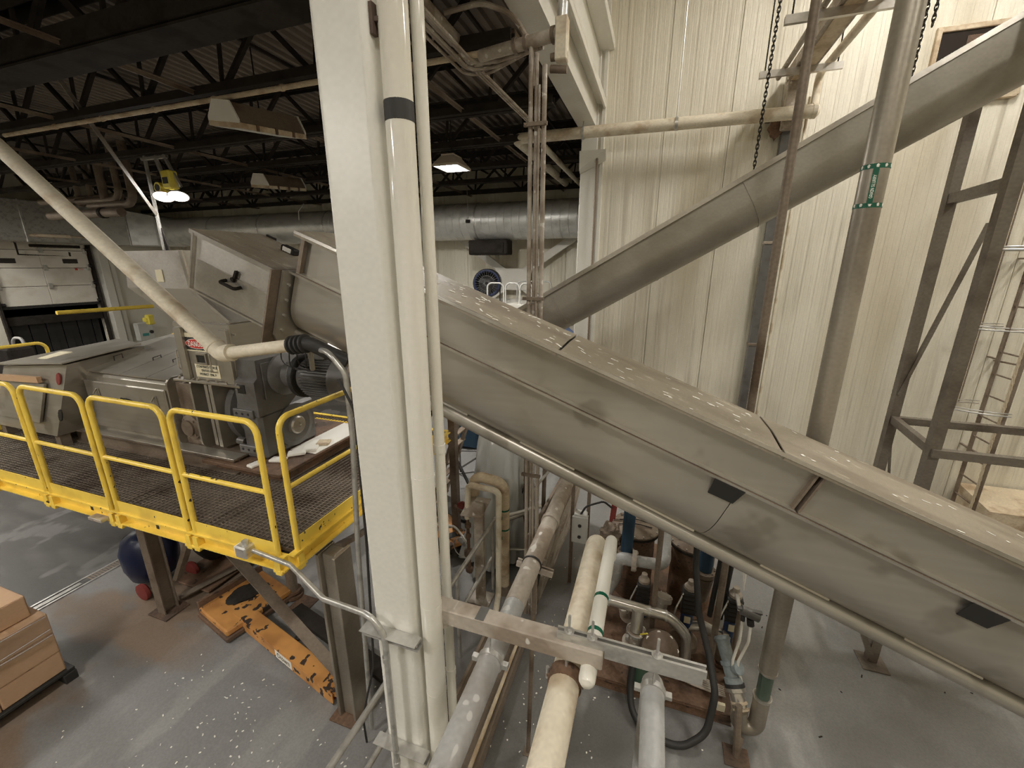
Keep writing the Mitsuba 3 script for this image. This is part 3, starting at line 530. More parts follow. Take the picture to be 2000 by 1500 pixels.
part(k, 'clamp', J(lathe_open((-.273, 1.62, 2.05), (0, 1, 0), [(0, .079), (0, .088), (.07, .088), (.07, .079), (0, .079)], 24), bar((-.37, 1.655, 2.06), (-.175, 1.655, 2.06), .03, .012)), 'rusty', label='rusty pipe clamp'); part(k, 'clamp_bolt', J(*[cyl((-.273 + s * .095, 1.655, 2.03), (-.273 + s * .095, 1.655, 2.1), .01, n=8) for s in (-1, 1)]), 'galvanized', kind='stuff')
part(k, 'hanger_rod', cyl((-.273, 1.66, 2.13), (-.273, 1.66, 2.2), .007, n=8), 'galvanized')
k = thing('hung_pipe', 'shorter white pipe with green bands beside the thick stained pipe', 'pipe')
part(k, 'pipe', J(tube([(-.158, 1.6, 2.17), (-.158, 2.75, 2.17), (-.158, 2.75, 2.0)], .042, 22, .055, k=8), lathe((-.158, 1.6, 2.17), (0, -1, 0), [(0, .042), (.02, .039), (.034, .028), (.042, .008)], 22)), 'pipe_gloss')
for y in (1.86, 2.12): part(k, 'band', ring((-.158, y, 2.17), (0, 1, 0), .042, .0432, .025, 26), 'green_tape', label='green band')
k = thing('hung_pipe', 'long grey pipe hanging from the arm by a ring clamp, nearest the column', 'pipe')
part(k, 'pipe', J(tube([(-.70, -.5, 1.985), (-.70, 4.9, 1.985)], .066, 24)), 'pipe_grey'); part(k, 'far_length', J(tube([(-.70, 2.1, 1.985), (-.70, 4.95, 1.985)], .068, 24), ring((-.70, 3.05, 1.985), (0, 1, 0), .068, .078, .05)), 'pipe_dirty', label='dirty far length')
part(k, 'ring_clamp', J(ring((-.70, 1.665, 1.985), (0, 1, 0), .066, .074, .03), *[bx(-.70 + s * .085 - .02, -.70 + s * .085 + .02, 1.665, 1.695, 1.97, 2.0) for s in (-1, 1)]), 'galvanized', label='galvanized ring clamp'); part(k, 'hanger_rod', cyl((-.70, 1.68, 2.055), (-.70, 1.68, 2.2), .006, n=8), 'galvanized'); part(k, 'strap', ring((-.70, 2.5, 1.985), (0, 1, 0), .068, .074, .015), 'black_rubber')
k = thing('hung_pipe', 'light grey pipe hanging below the outer end of the strut channels', 'pipe')
part(k, 'pipe', J(tube([(.15, -.4, 2.11), (.15, 1.76, 2.11), (.15, 1.76, 1.1)], .053, 24, .07, k=8)), 'pipe_grey'); part(k, 'ring_clamp', J(ring((.15, 1.67, 2.11), (0, 1, 0), .053, .06, .03), *[bx(.15 + s * .072 - .015, .15 + s * .072 + .015, 1.67, 1.7, 2.1, 2.12) for s in (-1, 1)]), 'galvanized')
k = thing('pipe_stand', 'thin brown post holding the long grey pipe', 'stand')
part(k, 'post', tube([(-.72, 2.55, 0), (-.685, 2.55, 1.9)], .018, 10), 'brown_steel'); part(k, 'bracket', chan((-.83, 2.56, 1.935), (-.55, 2.56, 1.9), .045, .045), 'pipe_dirty', smooth=False); part(k, 'foot', rb(-.76, -.68, 2.51, 2.59, 0, .012, .003), 'brown_steel')

# ================================================================== PLATFORM
YD, ZD, XA = 2.0, 2.0, -2.47
k = thing('work_platform', 'yellow edged steel work platform with open grating deck', 'platform')
bars = [bx(-8.2, XA - .01, y - .0025, y + .0025, ZD - .032, ZD) for y in np.arange(2.06, 4.55, .034)]
part(k, 'grating', J(*bars), 'brown_steel', smooth=False, kind='stuff')
part(k, 'cross_rod', J(*[bx(x - .003, x + .003, 2.05, 4.55, ZD - .008, ZD + .001) for x in np.arange(-8.2, XA - .03, .05)]), 'mill_steel', smooth=False, kind='stuff')
part(k, 'deck_plate', J(bx(-8.2, XA - .02, 2.05, 4.55, ZD - .05, ZD - .04)), 'dark_steel', smooth=False)
def edge(p, q, nrm):
    p, q, nrm = V(*p), V(*q), V(*nrm)
    part(k, 'edge_channel', J(bar(p + V(0, 0, -.06), q + V(0, 0, -.06), .012, .12), bar(p + nrm * .025 + V(0, 0, -.005), q + nrm * .025 + V(0, 0, -.005), .06, .012), bar(p + nrm * .025 + V(0, 0, -.115), q + nrm * .025 + V(0, 0, -.115), .06, .012)), 'yellow_paint', smooth=False)
edge((-8.2, YD, ZD - .0), (XA, YD, ZD - .0), (0, -1, 0)); edge((XA, YD, ZD - .0), (XA, 4.58, ZD - .0), (1, 0, 0)); edge((-8.2, 4.58, ZD), (XA, 4.58, ZD), (0, 1, 0))
part(k, 'stair_nosing', J(*[bx(x, x + .022, 4.3, 4.36, ZD + .03, ZD + .05) for x in np.arange(-4.4, -2.6, .05)], bx(-4.4, -2.6, 4.34, 4.36, ZD, ZD + .04)), 'yellow_paint', smooth=False, kind='stuff')
for x in (-3.95, -4.85): part(k, 'slot_plate', rb(x, x + .03, YD - .012, YD - .005, ZD - .1, ZD - .04, .003), 'black_rubber')
def leg(x, y): part(k, 'leg', J(ibeam((x, y, 0), (x, y, ZD - .2), .13, .16, .01, .012, (0, 1, 0))), 'brown_steel', smooth=False); part(k, 'foot_plate', rb(x - .16, x + .16, y - .14, y + .14, 0, .02, .003), 'rusty')
leg(-5.38, 2.62); leg(-5.5, 3.9); leg(-3.0, 4.3); leg(-8.0, 4.2)
part(k, 'leg', J(rb(-2.47, -2.33, 2.3, 2.42, .02, ZD - .2, .01), rb(-2.33, -2.3, 2.26, 2.46, .02, ZD - .2, .004), rb(-2.5, -2.47, 2.26, 2.46, .02, ZD - .2, .004)), 'steel_pipe', smooth=False); part(k, 'foot_plate', rb(-2.56, -2.24, 2.2, 2.5, 0, .02, .003), 'rusty')
part(k, 'leg', cyl((-4.1, 3.3, .05), (-4.1, 3.3, ZD - .2), .062, n=20), 'brown_steel'); part(k, 'leg_flange', J(cyl((-4.1, 3.3, .02), (-4.1, 3.3, .05), .12), cyl((-4.1, 3.3, .08), (-4.1, 3.3, .11), .1), bx(-4.0, -3.75, 3.1, 3.35, 0, .015)), 'rusty')
part(k, 'brace', angle_bar((-4.95, 2.72, ZD - .25), (-2.5, 2.4, .28), .11, .012, (0, 0, 1)), 'brown_steel', smooth=False); part(k, 'brace', bar((-4.6, 2.9, ZD - .2), (-5.3, 2.75, .4), .1, .05), 'brown_steel', smooth=False)
part(k, 'brace', bar((-2.45, 2.45, ZD - .25), (-2.9, 3.4, 1.2), .08, .04), 'brown_steel', smooth=False)
part(k, 'floor_beam', angle_bar((-5.36, 2.75, .09), (-5.05, 3.85, .09), .1, .01), 'brown_steel', smooth=False); part(k, 'floor_beam', angle_bar((-5.9, 3.6, .09), (-4.7, 3.9, .09), .1, .01), 'brown_steel', smooth=False)
part(k, 'drip_pan', rb(-5.85, -5.15, 2.95, 3.75, .03, .06, .01), 'rusty')
# railing panels (removable hoops with toe board)
def rail_panel(lab, p, q, H=1.07):
    p, q = V(*p), V(*q); d = unit(q - p); n = V(d[1], -d[0], 0); r = .022
    k2 = thing('railing_panel', lab, 'railing', 'yellow railing panels of the platform')
    part(k2, 'hoop', tube([p + V(0, 0, -.155), p + V(0, 0, H), q + V(0, 0, H), q + V(0, 0, -.155)], r, 14, .1), 'yellow_paint')
    part(k2, 'mid_rail', tube([p + V(0, 0, .53), q + V(0, 0, .53)], .019, 12), 'yellow_paint')
    part(k2, 'toe_board', bar(p + V(0, 0, .055) + n * .005, q + V(0, 0, .055) + n * .005, .008, .11), 'yellow_paint', smooth=False)
    for a in (p, q): part(k2, 'socket', J(bar(a + V(0, 0, -.16), a + V(0, 0, -.03), .056, .056, tuple(d)), bar(a + V(0, 0, -.13) - d * .045, a + V(0, 0, -.13) + d * .045, .06, .02)), 'yellow_paint', smooth=False)
yr = YD - .03
rail_panel('yellow railing panel along the platform front, nearest the cream column', (-3.405, yr, ZD), (-2.535, yr, ZD))
rail_panel('yellow railing panel with a scarred black post, second from the cream column', (-4.375, yr, ZD), (-3.49, yr, ZD))
rail_panel('yellow railing panel in front of the left feed box, third from the cream column', (-5.36, yr, ZD), (-4.47, yr, ZD))
rail_panel('yellow railing panel at the far left edge of the platform front', (-6.35, yr, ZD), (-5.45, yr, ZD))
rail_panel('yellow railing panel out of frame at the left end', (-7.4, yr, ZD), (-6.45, yr, ZD))
rail_panel('yellow railing panel across the platform end behind the cream column', (XA + .02, 2.07, ZD), (XA + .02, 3.0, ZD))
rail_panel('yellow railing panel at the rear right corner behind the motor', (XA + .02, 3.5, ZD), (XA + .02, 4.4, ZD))
rail_panel('yellow railing panel at the back left, behind the press lids', (-6.45, 4.52, ZD), (-7.3, 4.52, ZD))
rail_panel('yellow railing panel at the back, left of the danger sign', (-6.4, 4.52, ZD), (-5.5, 4.52, ZD))
rail_panel('yellow railing panel across the left end of the platform', (-8.15, 2.1, ZD), (-8.15, 3.4, ZD))
one('steel_offcut', rb(-4.68, -4.5, 1.88, 1.95, 1.9, 1.93, .004), 'galvanized', 'bright bar tucked on the yellow platform edge', 'bar')

# ================================================================== PRESS MACHINE ON THE PLATFORM
k = thing('screw_press', 'grey stainless dewatering press standing on the platform', 'press')
part(k, 'base_frame', J(ibeam((-6.75, 2.86, ZD + .08), (-4.0, 2.86, ZD + .08), .12, .16), ibeam((-6.75, 3.9, ZD + .08), (-4.0, 3.9, ZD + .08), .12, .16), bx(-6.75, -4.0, 2.85, 3.95, ZD + .15, ZD + .165)), 'brown_steel', smooth=False)
# main body: rounded box with sloping lid
body = ext([(0, .02), (0, .70), (.06, .76), (1.05, .98), (1.1, .9), (1.1, 0)], (-6.42, 2.93, ZD + .15), (0, 1, 0), (0, 0, 1), (1, 0, 0), 1.46)
part(k, 'body', body, 'stainless', smooth=25)
part(k, 'body_cover', rb(-6.4, -5.0, 2.895, 2.93, ZD + .22, ZD + .8, .012), 'stainless', smooth=False)
lidp = [( .06, .775), (1.05, .995)]
for i, (x0, x1) in enumerate(((-6.44, -5.75), (-5.74, -5.3), (-5.29, -4.95))): part(k, 'lid', hexa([(x0, 2.93, ZD + .9), (x1, 2.93, ZD + .9), (x1, 3.95, ZD + 1.135), (x0, 3.95, ZD + 1.135), (x0, 2.93, ZD + .915), (x1, 2.93, ZD + .915), (x1, 3.95, ZD + 1.15), (x0, 3.95, ZD + 1.15)]), 'stainless', smooth=False)
for x, y in ((-6.3, 3.2), (-5.75, 3.3), (-5.4, 3.3), (-5.1, 3.4)): part(k, 'lid_handle', tube([(x, y, ZD + .96), (x, y, ZD + 1.03), (x + .02, y + .08, ZD + 1.05), (x + .02, y + .08, ZD + .98)], .006, 6), 'dark_steel')
for x in (-6.15, -5.15): part(k, 'latch', J(bar((x, 2.885, ZD + .72), (x + .02, 2.885, ZD + .55), .02, .012, (0, 1, 0)), bar((x, 2.88, ZD + .72), (x - .04, 2.86, ZD + .66), .02, .01)), 'stainless_clean', smooth=False)
part(k, 'body_handle', tube([(-5.72, 2.89, ZD + .62), (-5.7, 2.86, ZD + .65), (-5.6, 2.86, ZD + .65), (-5.58, 2.89, ZD + .62)], .008, 8), 'dark_steel')
part(k, 'ledge', rb(-6.5, -4.0, 2.8, 2.95, ZD + .16, ZD + .175, .003), 'stainless', smooth=False)
# end housing between body and gearbox
part(k, 'end_plate', ext(roundrect(1.1, .78, .08), (-4.96, 2.9, ZD + .16), (0, 1, 0), (0, 0, 1), (1, 0, 0), .03), 'stainless', smooth=False)
part(k, 'bearing_box', J(rb(-4.93, -4.62, 2.98, 3.9, ZD + .16, ZD + .88, .01)), 'brown_steel', smooth=False)
part(k, 'bearing', J(lathe((-4.78, 2.98, ZD + .38), (0, -1, 0), [(0, .14), (.03, .14), (.05, .09), (.07, .09)]), *[cyl((-4.78 + .11 * math.cos(a), 2.96, ZD + .38 + .11 * math.sin(a)), (-4.78 + .11 * math.cos(a), 2.93, ZD + .38 + .11 * math.sin(a)), .015, n=6) for a in (.8, 2.3, 3.9, 5.5)]), 'brown_steel')
part(k, 'end_plate', ext(roundrect(1.06, .80, .08), (-4.62, 2.92, ZD + .16), (0, 1, 0), (0, 0, 1), (1, 0, 0), .03), 'stainless', smooth=False)
for i, (x, w) in enumerate(((-4.45, .045), (-4.36, .05))): part(k, 'flange', ext(roundrect(.92, .72, .02), (x, 2.96 - .02 * i, ZD + .2), (0, 1, 0), (0, 0, 1), (1, 0, 0), w), 'stainless', smooth=False)
part(k, 'coupling_housing', J(lathe((-4.62, 3.42, ZD + .55), (1, 0, 0), [(0, .36), (.3, .36), (.34, .42), (.42, .42), (.44, .36), (.62, .36)], 32), cyl((-4.12, 2.99, ZD + .3), (-4.02, 2.99, ZD + .3), .04)), 'gear_grey')
# inlet tower with signs
tw = part(k, 'inlet_tower', J(rb(-4.78, -3.98, 2.99, 3.75, ZD + .94, ZD + 1.55, .01)), 'stainless', smooth=False)
part(k, 'tower_flange', rb(-4.86, -3.9, 2.93, 3.8, ZD + .915, ZD + .94, .004), 'stainless_clean', smooth=False)
for x in (-4.72, -4.08): part(k, 'tower_rib', J(rb(x, x + .1, 2.945, 2.99, ZD + .94, ZD + 1.5, .008)), 'stainless', smooth=False)
def sgn(p, u, v, w, h, m, name): return part(k, name, hexa([np.asarray(p) + a * np.asarray(u) * w + b * np.asarray(v) * h + c * np.cross(v, u) * -.004 for c in (1, 0) for a, b in ((0, 0), (1, 0), (1, 1), (0, 1))]), m, smooth=False)
U_, V_ = V(1, 0, 0), V(0, 0, 1)
def plate(x0, x1, z0, z1, y, m, name, d=.003, parent=None, label=None): return part(parent or k, name, bx(x0, x1, y - d, y, z0, z1), m, smooth=False, label=label)
ds = plate(-4.66, -4.26, ZD + 1.25, ZD + 1.44, 2.988, 'sign_cream', 'danger_sign', label='white DANGER sign with a red oval')
part(ds, 'panel', bx(-4.635, -4.285, 2.983, 2.985, ZD + 1.265, ZD + 1.395), 'black_rubber', smooth=False)
el = Polygon([(.162 * math.cos(a), .054 * math.sin(a)) for a in np.linspace(0, 2 * math.pi, 40)[:-1]])
part(ds, 'oval', ext(el, (-4.46, 2.9825, ZD + 1.33), U_, V_, (0, -1, 0), .001), 'white_plain', smooth=False)
el2 = Polygon([(.154 * math.cos(a), .048 * math.sin(a)) for a in np.linspace(0, 2 * math.pi, 40)[:-1]])
part(ds, 'oval', ext(el2, (-4.46, 2.981, ZD + 1.33), U_, V_, (0, -1, 0), .001), 'sign_red', smooth=False)
tm = text('DANGER', .05, (0, 0, 0), U_, V_, True, .001); tw_ = tm[0][:, 0].max()
part(ds, 'lettering', (tm[0] * [.25 / tw_, 1, 1.05] + [-4.585, 2.9795, ZD + 1.304], tm[1]), 'white_plain', smooth=False)
cs = plate(-4.56, -4.21, ZD + .975, ZD + 1.115, 2.988, 'sign_cream', 'permit_sign', label='torn cream sign with black lettering')
for i, s in enumerate(('CONFINED SPACE', 'ENTER BY', 'PERMIT ONLY')):
    tm = text(s, .026, (0, 0, 0), U_, V_, True, .001); wdt = tm[0][:, 0].max(); sc = min(1, .3 / wdt)
    part(cs, 'lettering', (tm[0] * [sc, 1, 1] + [-4.385 - wdt * sc / 2, 2.9845, ZD + 1.075 - .04 * i], tm[1]), 'black_rubber', smooth=False)
wn = part(k, 'sight_window', J(bx(-4.51, -4.49, 2.97, 2.99, ZD + 1.12, ZD + 1.23), bx(-4.37, -4.35, 2.97, 2.99, ZD + 1.12, ZD + 1.23), bx(-4.51, -4.35, 2.97, 2.99, ZD + 1.115, ZD + 1.135), bx(-4.51, -4.35, 2.97, 2.99, ZD + 1.215, ZD + 1.235)), 'stainless', smooth=False)
part(wn, 'glass', bx(-4.49, -4.37, 2.98, 2.985, ZD + 1.13, ZD + 1.22), 'black_gloss', smooth=False)
for x in (-4.72, -4.24): part(k, 'tower_handle', tube([(x, 2.99, ZD + 1.27), (x, 2.93, ZD + 1.25), (x, 2.93, ZD + 1.06), (x, 2.99, ZD + 1.04)], .008, 8, .03), 'stainless_clean')
for i, x in enumerate(np.linspace(-4.8, -3.96, 7)): part(k, 'bolt', bolts([(x, 2.97, ZD + .955)], (0, -1, 0), .014, .02), 'stainless_clean')
for i, z in enumerate((1.0, 1.15, 1.3, 1.45)): part(k, 'bolt', J(bolts([(-4.79, 3.02, ZD + z)], (-1, 0, 0), .012, .03), bolts([(-3.97, 3.02, ZD + z)], (1, 0, 0), .012, .03)), 'stainless_clean')
part(k, 'tower_bulb', blob((-4.52, 2.95, ZD + 1.52), (.03, .03, .025)), 'white_plain')
# gearbox and motor
k = thing('gear_motor', 'dark grey gearbox and finned electric motor driving the press', 'motor')
gx0, gx1 = -4.02, -3.72
gb = part(k, 'gearbox', J(rb(gx0 + .02, gx1, 2.95, 3.68, ZD + .13, ZD + .64, .035)), 'gear_grey', smooth=30)
part(k, 'gearbox_head', ext([(2.95, .62), (2.95, .98), (2.995, 1.02), (3.0, 1.2), (3.62, 1.2), (3.62, .85), (3.3, .62)], (gx0 + .03, 0, ZD), (0, 1, 0), (0, 0, 1), (1, 0, 0), gx1 - gx0 - .03), 'gear_grey', smooth=False)
for z in (.60, .2): part(k, 'foot_rail', J(rb(gx0 - .03, gx1 - .06, 2.925, 2.96, ZD + z, ZD + z + .09, .006)), 'gear_grey', smooth=False)
for z in (.645, .245):
    for x in (-4.0, -3.92, -3.84): part(k, 'bolt_hole', cyl((x, 2.927, ZD + z), (x, 2.922, ZD + z), .014, n=10), 'black_rubber')
part(k, 'bearing_cover', lathe((gx1, 3.36, ZD + .4), (1, 0, 0), [(0, .24), (.02, .24), (.03, .19), (.012, .15)], 32), 'gear_grey')
part(k, 'shaft_cap', lathe((gx1, 3.36, ZD + .4), (1, 0, 0), [(0, .1), (.055, .1), (.07, .085), (.07, .03), (.055, .02)], 28), 'stainless_clean', label='bright shaft cap')
part(k, 'name_plate', bx(gx0 + .07, gx0 + .17, 2.944, 2.95, ZD + .86, ZD + .95), 'black_gloss', smooth=False)
part(k, 'head_cover', ext([(3.05, .78), (3.05, 1.16), (3.6, 1.16), (3.6, .85), (3.35, .72)], (gx1, 0, ZD), (0, 1, 0), (0, 0, 1), (1, 0, 0), .02), 'gear_grey', smooth=False)
mc = V(gx1 + .02, 3.32, ZD + 1.0); ax = V(1, 0, 0)
part(k, 'adapter_flange', lathe(mc, ax, [(0, .23), (.03, .23), (.05, .2), (.08, .14), (.2, .12), (.22, .2), (.26, .21)], 32), 'gear_grey')
part(k, 'motor_flange', lathe(mc + ax * .26, ax, [(0, .23), (.05, .23), (.06, .2)], 32), 'black_rubber')
part(k, 'motor_core', lathe(mc + ax * .3, ax, [(0, .175), (.46, .175)], 32), 'gear_grey')
for i in range(40):
    a = i * 2 * math.pi / 40; d = V(0, math.cos(a), math.sin(a)); part(k, 'fin', bar(mc + ax * .38 + d * .19, mc + ax * .74 + d * .19, .006, .045, tuple(d)), 'gear_grey', smooth=False)
part(k, 'fan_cowl', lathe(mc + ax * .74, ax, [(0, .225), (.03, .23), (.2, .228), (.3, .2), (.33, .13), (.335, .0)], 32), 'gear_grey', label='smooth rounded fan cowl')
part(k, 'terminal_box', J(rb(mc[0] + .42, mc[0] + .62, 3.22, 3.42, mc[2] + .2, mc[2] + .31, .015)), 'gear_grey')
for i in range(4): part(k, 'cable', tube([(mc[0] + .25 + .1 * i, 3.1, mc[2] + .42), (mc[0] + .27 + .1 * i, 3.05, mc[2] + .2 - .05 * (i % 2)), (mc[0] + .4, 3.1 + .05 * i, mc[2] + .12)], .006, 6, .1), 'black_rubber')
one('base_slab', J(rb(-4.42, -3.35, 2.76, 4.15, ZD + .09, ZD + .13, .006), bx(-4.35, -3.4, 2.85, 4.1, ZD, ZD + .09)), 'rusty', 'rusty steel base slab under the gear motor on the platform', 'slab')
one('dust_sheet', J(rb(-3.72, -3.37, 3.25, 4.12, ZD + .131, ZD + .138, .002)), 'chip_white', 'dusty white sheet lying on the base slab beside the gearbox', 'sheet')
for i, (x, y, a, s, lab) in enumerate(((-3.62, 3.0, 15, (.16, .1), 'white folded pad on the base slab under the gearbox corner'), (-3.55, 3.18, 40, (.18, .12), 'white stacked pads on the base slab right of the gearbox corner'), (-3.5, 3.32, 30, (.15, .13), 'dirty white pad at the middle of the row of pads'), (-3.48, 3.5, 25, (.14, .12), 'small brownish pad farthest along the row beside the gearbox'), (-3.75, 2.84, -10, (.09, .14), 'white pad at the front edge of the base slab'))):
    one('rag_pad', mv(rb(-s[0] / 2, s[0] / 2, -s[1] / 2, s[1] / 2, 0, .03, .008), rotz(a), (x, y, ZD + (.131 if x < -3.6 else .139))), 'chip_white' if i != 3 else 'pipe_insul', lab, 'pad')
# left feed box and lids
k = thing('feed_box', 'grey stainless feed box with oval holes at the left of the platform', 'hopper')
part(k, 'shell', hull([(-7.95, 2.62, ZD + .15), (-6.62, 2.62, ZD + .15), (-6.62, 3.6, ZD + .15), (-7.95, 3.6, ZD + .15), (-7.55, 2.72, ZD + .92), (-6.32, 2.76, ZD + 1.02), (-6.3, 3.55, ZD + 1.1), (-7.5, 3.6, ZD + 1.0)]), 'stainless', smooth=False)
part(k, 'lid', hull([(-7.62, 2.66, ZD + .94), (-6.28, 2.7, ZD + 1.04), (-6.26, 3.5, ZD + 1.13), (-7.2, 3.75, ZD + 1.1), (-7.62, 2.66, ZD + .955), (-6.28, 2.7, ZD + 1.055), (-6.26, 3.5, ZD + 1.145), (-7.2, 3.75, ZD + 1.115)]), 'stainless', smooth=False)
part(k, 'door_panel', hexa([(-7.75, 2.6, ZD + .3), (-6.85, 2.6, ZD + .3), (-6.68, 2.67, ZD + .78), (-7.55, 2.67, ZD + .74), (-7.75, 2.625, ZD + .3), (-6.85, 2.625, ZD + .3), (-6.68, 2.695, ZD + .78), (-7.55, 2.695, ZD + .74)]), 'stainless', smooth=False)
part(k, 'wood_rail', bar((-7.6, 2.64, ZD + .8), (-6.72, 2.66, ZD + .83), .04, .07), 'tape_clear', smooth=False)
ov = [(.03 * math.cos(a), .07 * math.sin(a)) for a in np.linspace(0, 2 * math.pi, 20)[:-1]]
part(k, 'oval_hole', ext(ov, (-6.5, 2.66, ZD + .42), (1, .1, 0), (.08, .13, 1), (0, -1, 0), .012), 'black_gloss', smooth=False, label='black oval opening'); part(k, 'oval_hole', ext(ov, (-6.46, 2.72, ZD + .85), (1, .1, 0), (.08, .13, 1), (0, -1, 0), .012), 'red_paint', smooth=False, label='dark red oval opening')
part(k, 'leg', bx(-7.9, -7.8, 2.65, 2.75, ZD, ZD + .15), 'brown_steel'); part(k, 'leg', bx(-6.75, -6.65, 2.65, 2.75, ZD, ZD + .15), 'brown_steel'); part(k, 'leg', bx(-6.75, -6.65, 3.45, 3.55, ZD, ZD + .15), 'brown_steel'); part(k, 'leg', bx(-7.9, -7.8, 3.45, 3.55, ZD, ZD + .15), 'brown_steel')
part(k, 'sticker', hexa([(-7.15, 2.85, ZD + 1.0), (-6.9, 2.85, ZD + 1.02), (-6.9, 3.1, ZD + 1.06), (-7.15, 3.1, ZD + 1.05), (-7.15, 2.85, ZD + 1.01), (-6.9, 2.85, ZD + 1.03), (-6.9, 3.1, ZD + 1.07), (-7.15, 3.1, ZD + 1.06)]), 'sign_cream', smooth=False)
k = thing('press_trough', 'long grey lidded trough behind the press at the left', 'trough')
part(k, 'shell', rb(-7.1, -5.5, 4.0, 4.4, ZD + .1, ZD + 1.0, .02), 'stainless', smooth=False)
for x0, x1 in ((-7.2, -6.42), (-6.4, -5.55)): part(k, 'lid', hexa([(x0, 3.72, ZD + .97), (x1, 3.72, ZD + 1.0), (x1, 4.45, ZD + 1.1), (x0, 4.45, ZD + 1.06), (x0, 3.72, ZD + .985), (x1, 3.72, ZD + 1.015), (x1, 4.45, ZD + 1.115), (x0, 4.45, ZD + 1.075)]), 'stainless', smooth=False)
part(k, 'leg', bx(-7.0, -6.9, 4.1, 4.3, ZD, ZD + .1), 'brown_steel'); part(k, 'leg', bx(-5.7, -5.6, 4.1, 4.3, ZD, ZD + .1), 'brown_steel')
# hopper above the tower
k = thing('feed_hopper', 'grey square hopper above the inlet tower under the discharge box', 'hopper')
hz = (4.255, 3.885, 3.56)
def ringq(x0, x1, y0, y1, z): return [(x0, y0, z), (x1, y0, z), (x1, y1, z), (x0, y1, z)]
A, B, C = ringq(-5.3, -4.42, 3.0, 4.0, hz[0]), ringq(-5.36, -4.38, 3.0, 4.02, hz[1]), ringq(-4.76, -3.98, 3.02, 3.74, hz[2])
def loft(a, b, t=.012):
    ms = []
    for i in range(4):
        j = (i + 1) % 4; c = np.mean(np.array(a + b), 0)
        q = [a[i], a[j], b[j], b[i]]; inn = [tuple(np.array(p) + (c - np.array(p)) * V(1, 1, 0) * .02) for p in q]
        ms.append(hexa([q[3], q[2], q[1], q[0], inn[3], inn[2], inn[1], inn[0]]))
    return J(*ms)
part(k, 'upper_shell', loft(A, B), 'stainless_pale', smooth=False); part(k, 'lower_shell', loft(B, C), 'stainless', smooth=False)
part(k, 'corner_flange', J(bar((-4.42, 2.985, 4.25), (-4.38, 2.985, 3.89), .04, .02, (0, 1, 0)), bar((-4.39, 3.0, 3.88), (-3.98, 3.02, 3.57), .03, .03)), 'stainless_clean', smooth=False)
part(k, 'sticker', bx(-4.86, -4.76, 2.99, 2.996, 3.95, 4.07), 'sign_cream', smooth=False)
part(k, 'outlet', rb(-4.74, -4.0, 3.03, 3.72, 3.5, 3.57, .005), 'stainless', smooth=False)
# slanted cream pipe across the left
k = thing('slanted_pipe', 'long cream pipe slanting down across the left and bending to a black coupling', 'pipe')
pp = [V(-5.9, 2.34, 5.45), V(-3.17, 2.3, 3.445), V(-2.42, 2.3, 3.56)]
part(k, 'pipe', tube(pp[:2], .062, 22), 'pipe_cream'); part(k, 'branch', tube([pp[1], pp[2]], .046, 20), 'pipe_cream')
d1, d2 = unit(pp[1] - pp[0]), unit(pp[2] - pp[1])
part(k, 'elbow', J(tube([pp[1] - d1 * .09, pp[1], pp[1] + d2 * .1], .067, 20, .07), lathe(pp[1] - d1 * .12, d1, [(0, .064), (.005, .072), (.04, .072), (.045, .066)], 22)), 'pipe_cream')
part(k, 'coupling', J(*[lathe(pp[2] + d2 * s, d2, [(0, .05), (.008, .068), (.022, .068), (.03, .05)], 22) for s in (-.05, -.01, .03, .07)], tube([pp[2], pp[2] + d2 * .12, pp[2] + V(.35, .1, -.12)], .05, 16, .06)), 'black_rubber', label='black ribbed coupling')
one('drain_hose', J(tube([(-2.05, 2.4, 3.4), (-1.75, 2.45, 3.25), (-1.6, 2.5, 3.1)], .045, 14)), 'pipe_dirty', 'short dirty pipe under the conveyor end behind the black coupling', 'pipe')
one('motor_conduit', tube([(-2.6, 2.6, 3.3), (-2.4, 2.4, 3.52), (-2.1, 2.25, 3.54), (-1.97, 2.25, 3.4), (-1.97, 2.25, 2.94), (-2.04, 2.25, 1.96), (-2.12, 2.25, .05)], .02, 12, .12), 'galvanized', 'pale conduit curving over the motor and down behind the cream column', 'conduit')
one('cable_drop', tube([(-1.9, 2.1, 3.4), (-1.8, 2.1, 3.2), (-1.82, 2.1, 2.19), (-1.88, 2.1, 1.04), (-2.06, 2.1, .4), (-2.1, 2.15, .02)], .009, 8, .2), 'black_rubber', 'black cable hanging down beside the cream column', 'cable')
k = thing('yellow_end_gate', 'dark bracket and cables at the rear of the platform behind the motor', 'bracket')
part(k, 'arm', J(bar((-3.0, 4.4, 2.55), (-2.3, 4.6, 2.75), .05, .05), bar((-2.7, 4.4, 2.1), (-2.35, 4.5, 2.75), .04, .04)), 'dark_steel', smooth=False)
# ================================================================== BIG SCREW CONVEYOR
CA = math.radians(21.04)
CU, CW, CY = V(math.cos(CA), 0, -math.sin(CA)), V(math.sin(CA), 0, math.cos(CA)), V(0, 1, 0)
CO = V(-2.52, 0, 4.07)
def cs(sec, s0, s1): return ext(sec, CO + CU * s0, CY, CW, CU, s1 - s0)
def cp(s, y, n): return CO + CU * s + CY * y + CW * n
k = thing('screw_conveyor', 'big dusty stainless screw conveyor slanting down to the lower right across the foreground', 'conveyor')
Y0, Y1 = 2.47, 3.0; ym, rr_ = (Y0 + Y1) / 2, (Y1 - Y0) / 2
arc = [(ym - rr_ * math.cos(a), -.24 - rr_ * math.sin(a)) for a in np.linspace(0, math.pi, 25)]
trough = sheet([(Y0, 0)] + arc + [(Y1, 0)], .008)
for i, (a, b) in enumerate(((0.02, 3.3), (3.305, 6.6))): part(k, 'trough', cs(trough, a, b), 'stainless', smooth=40)
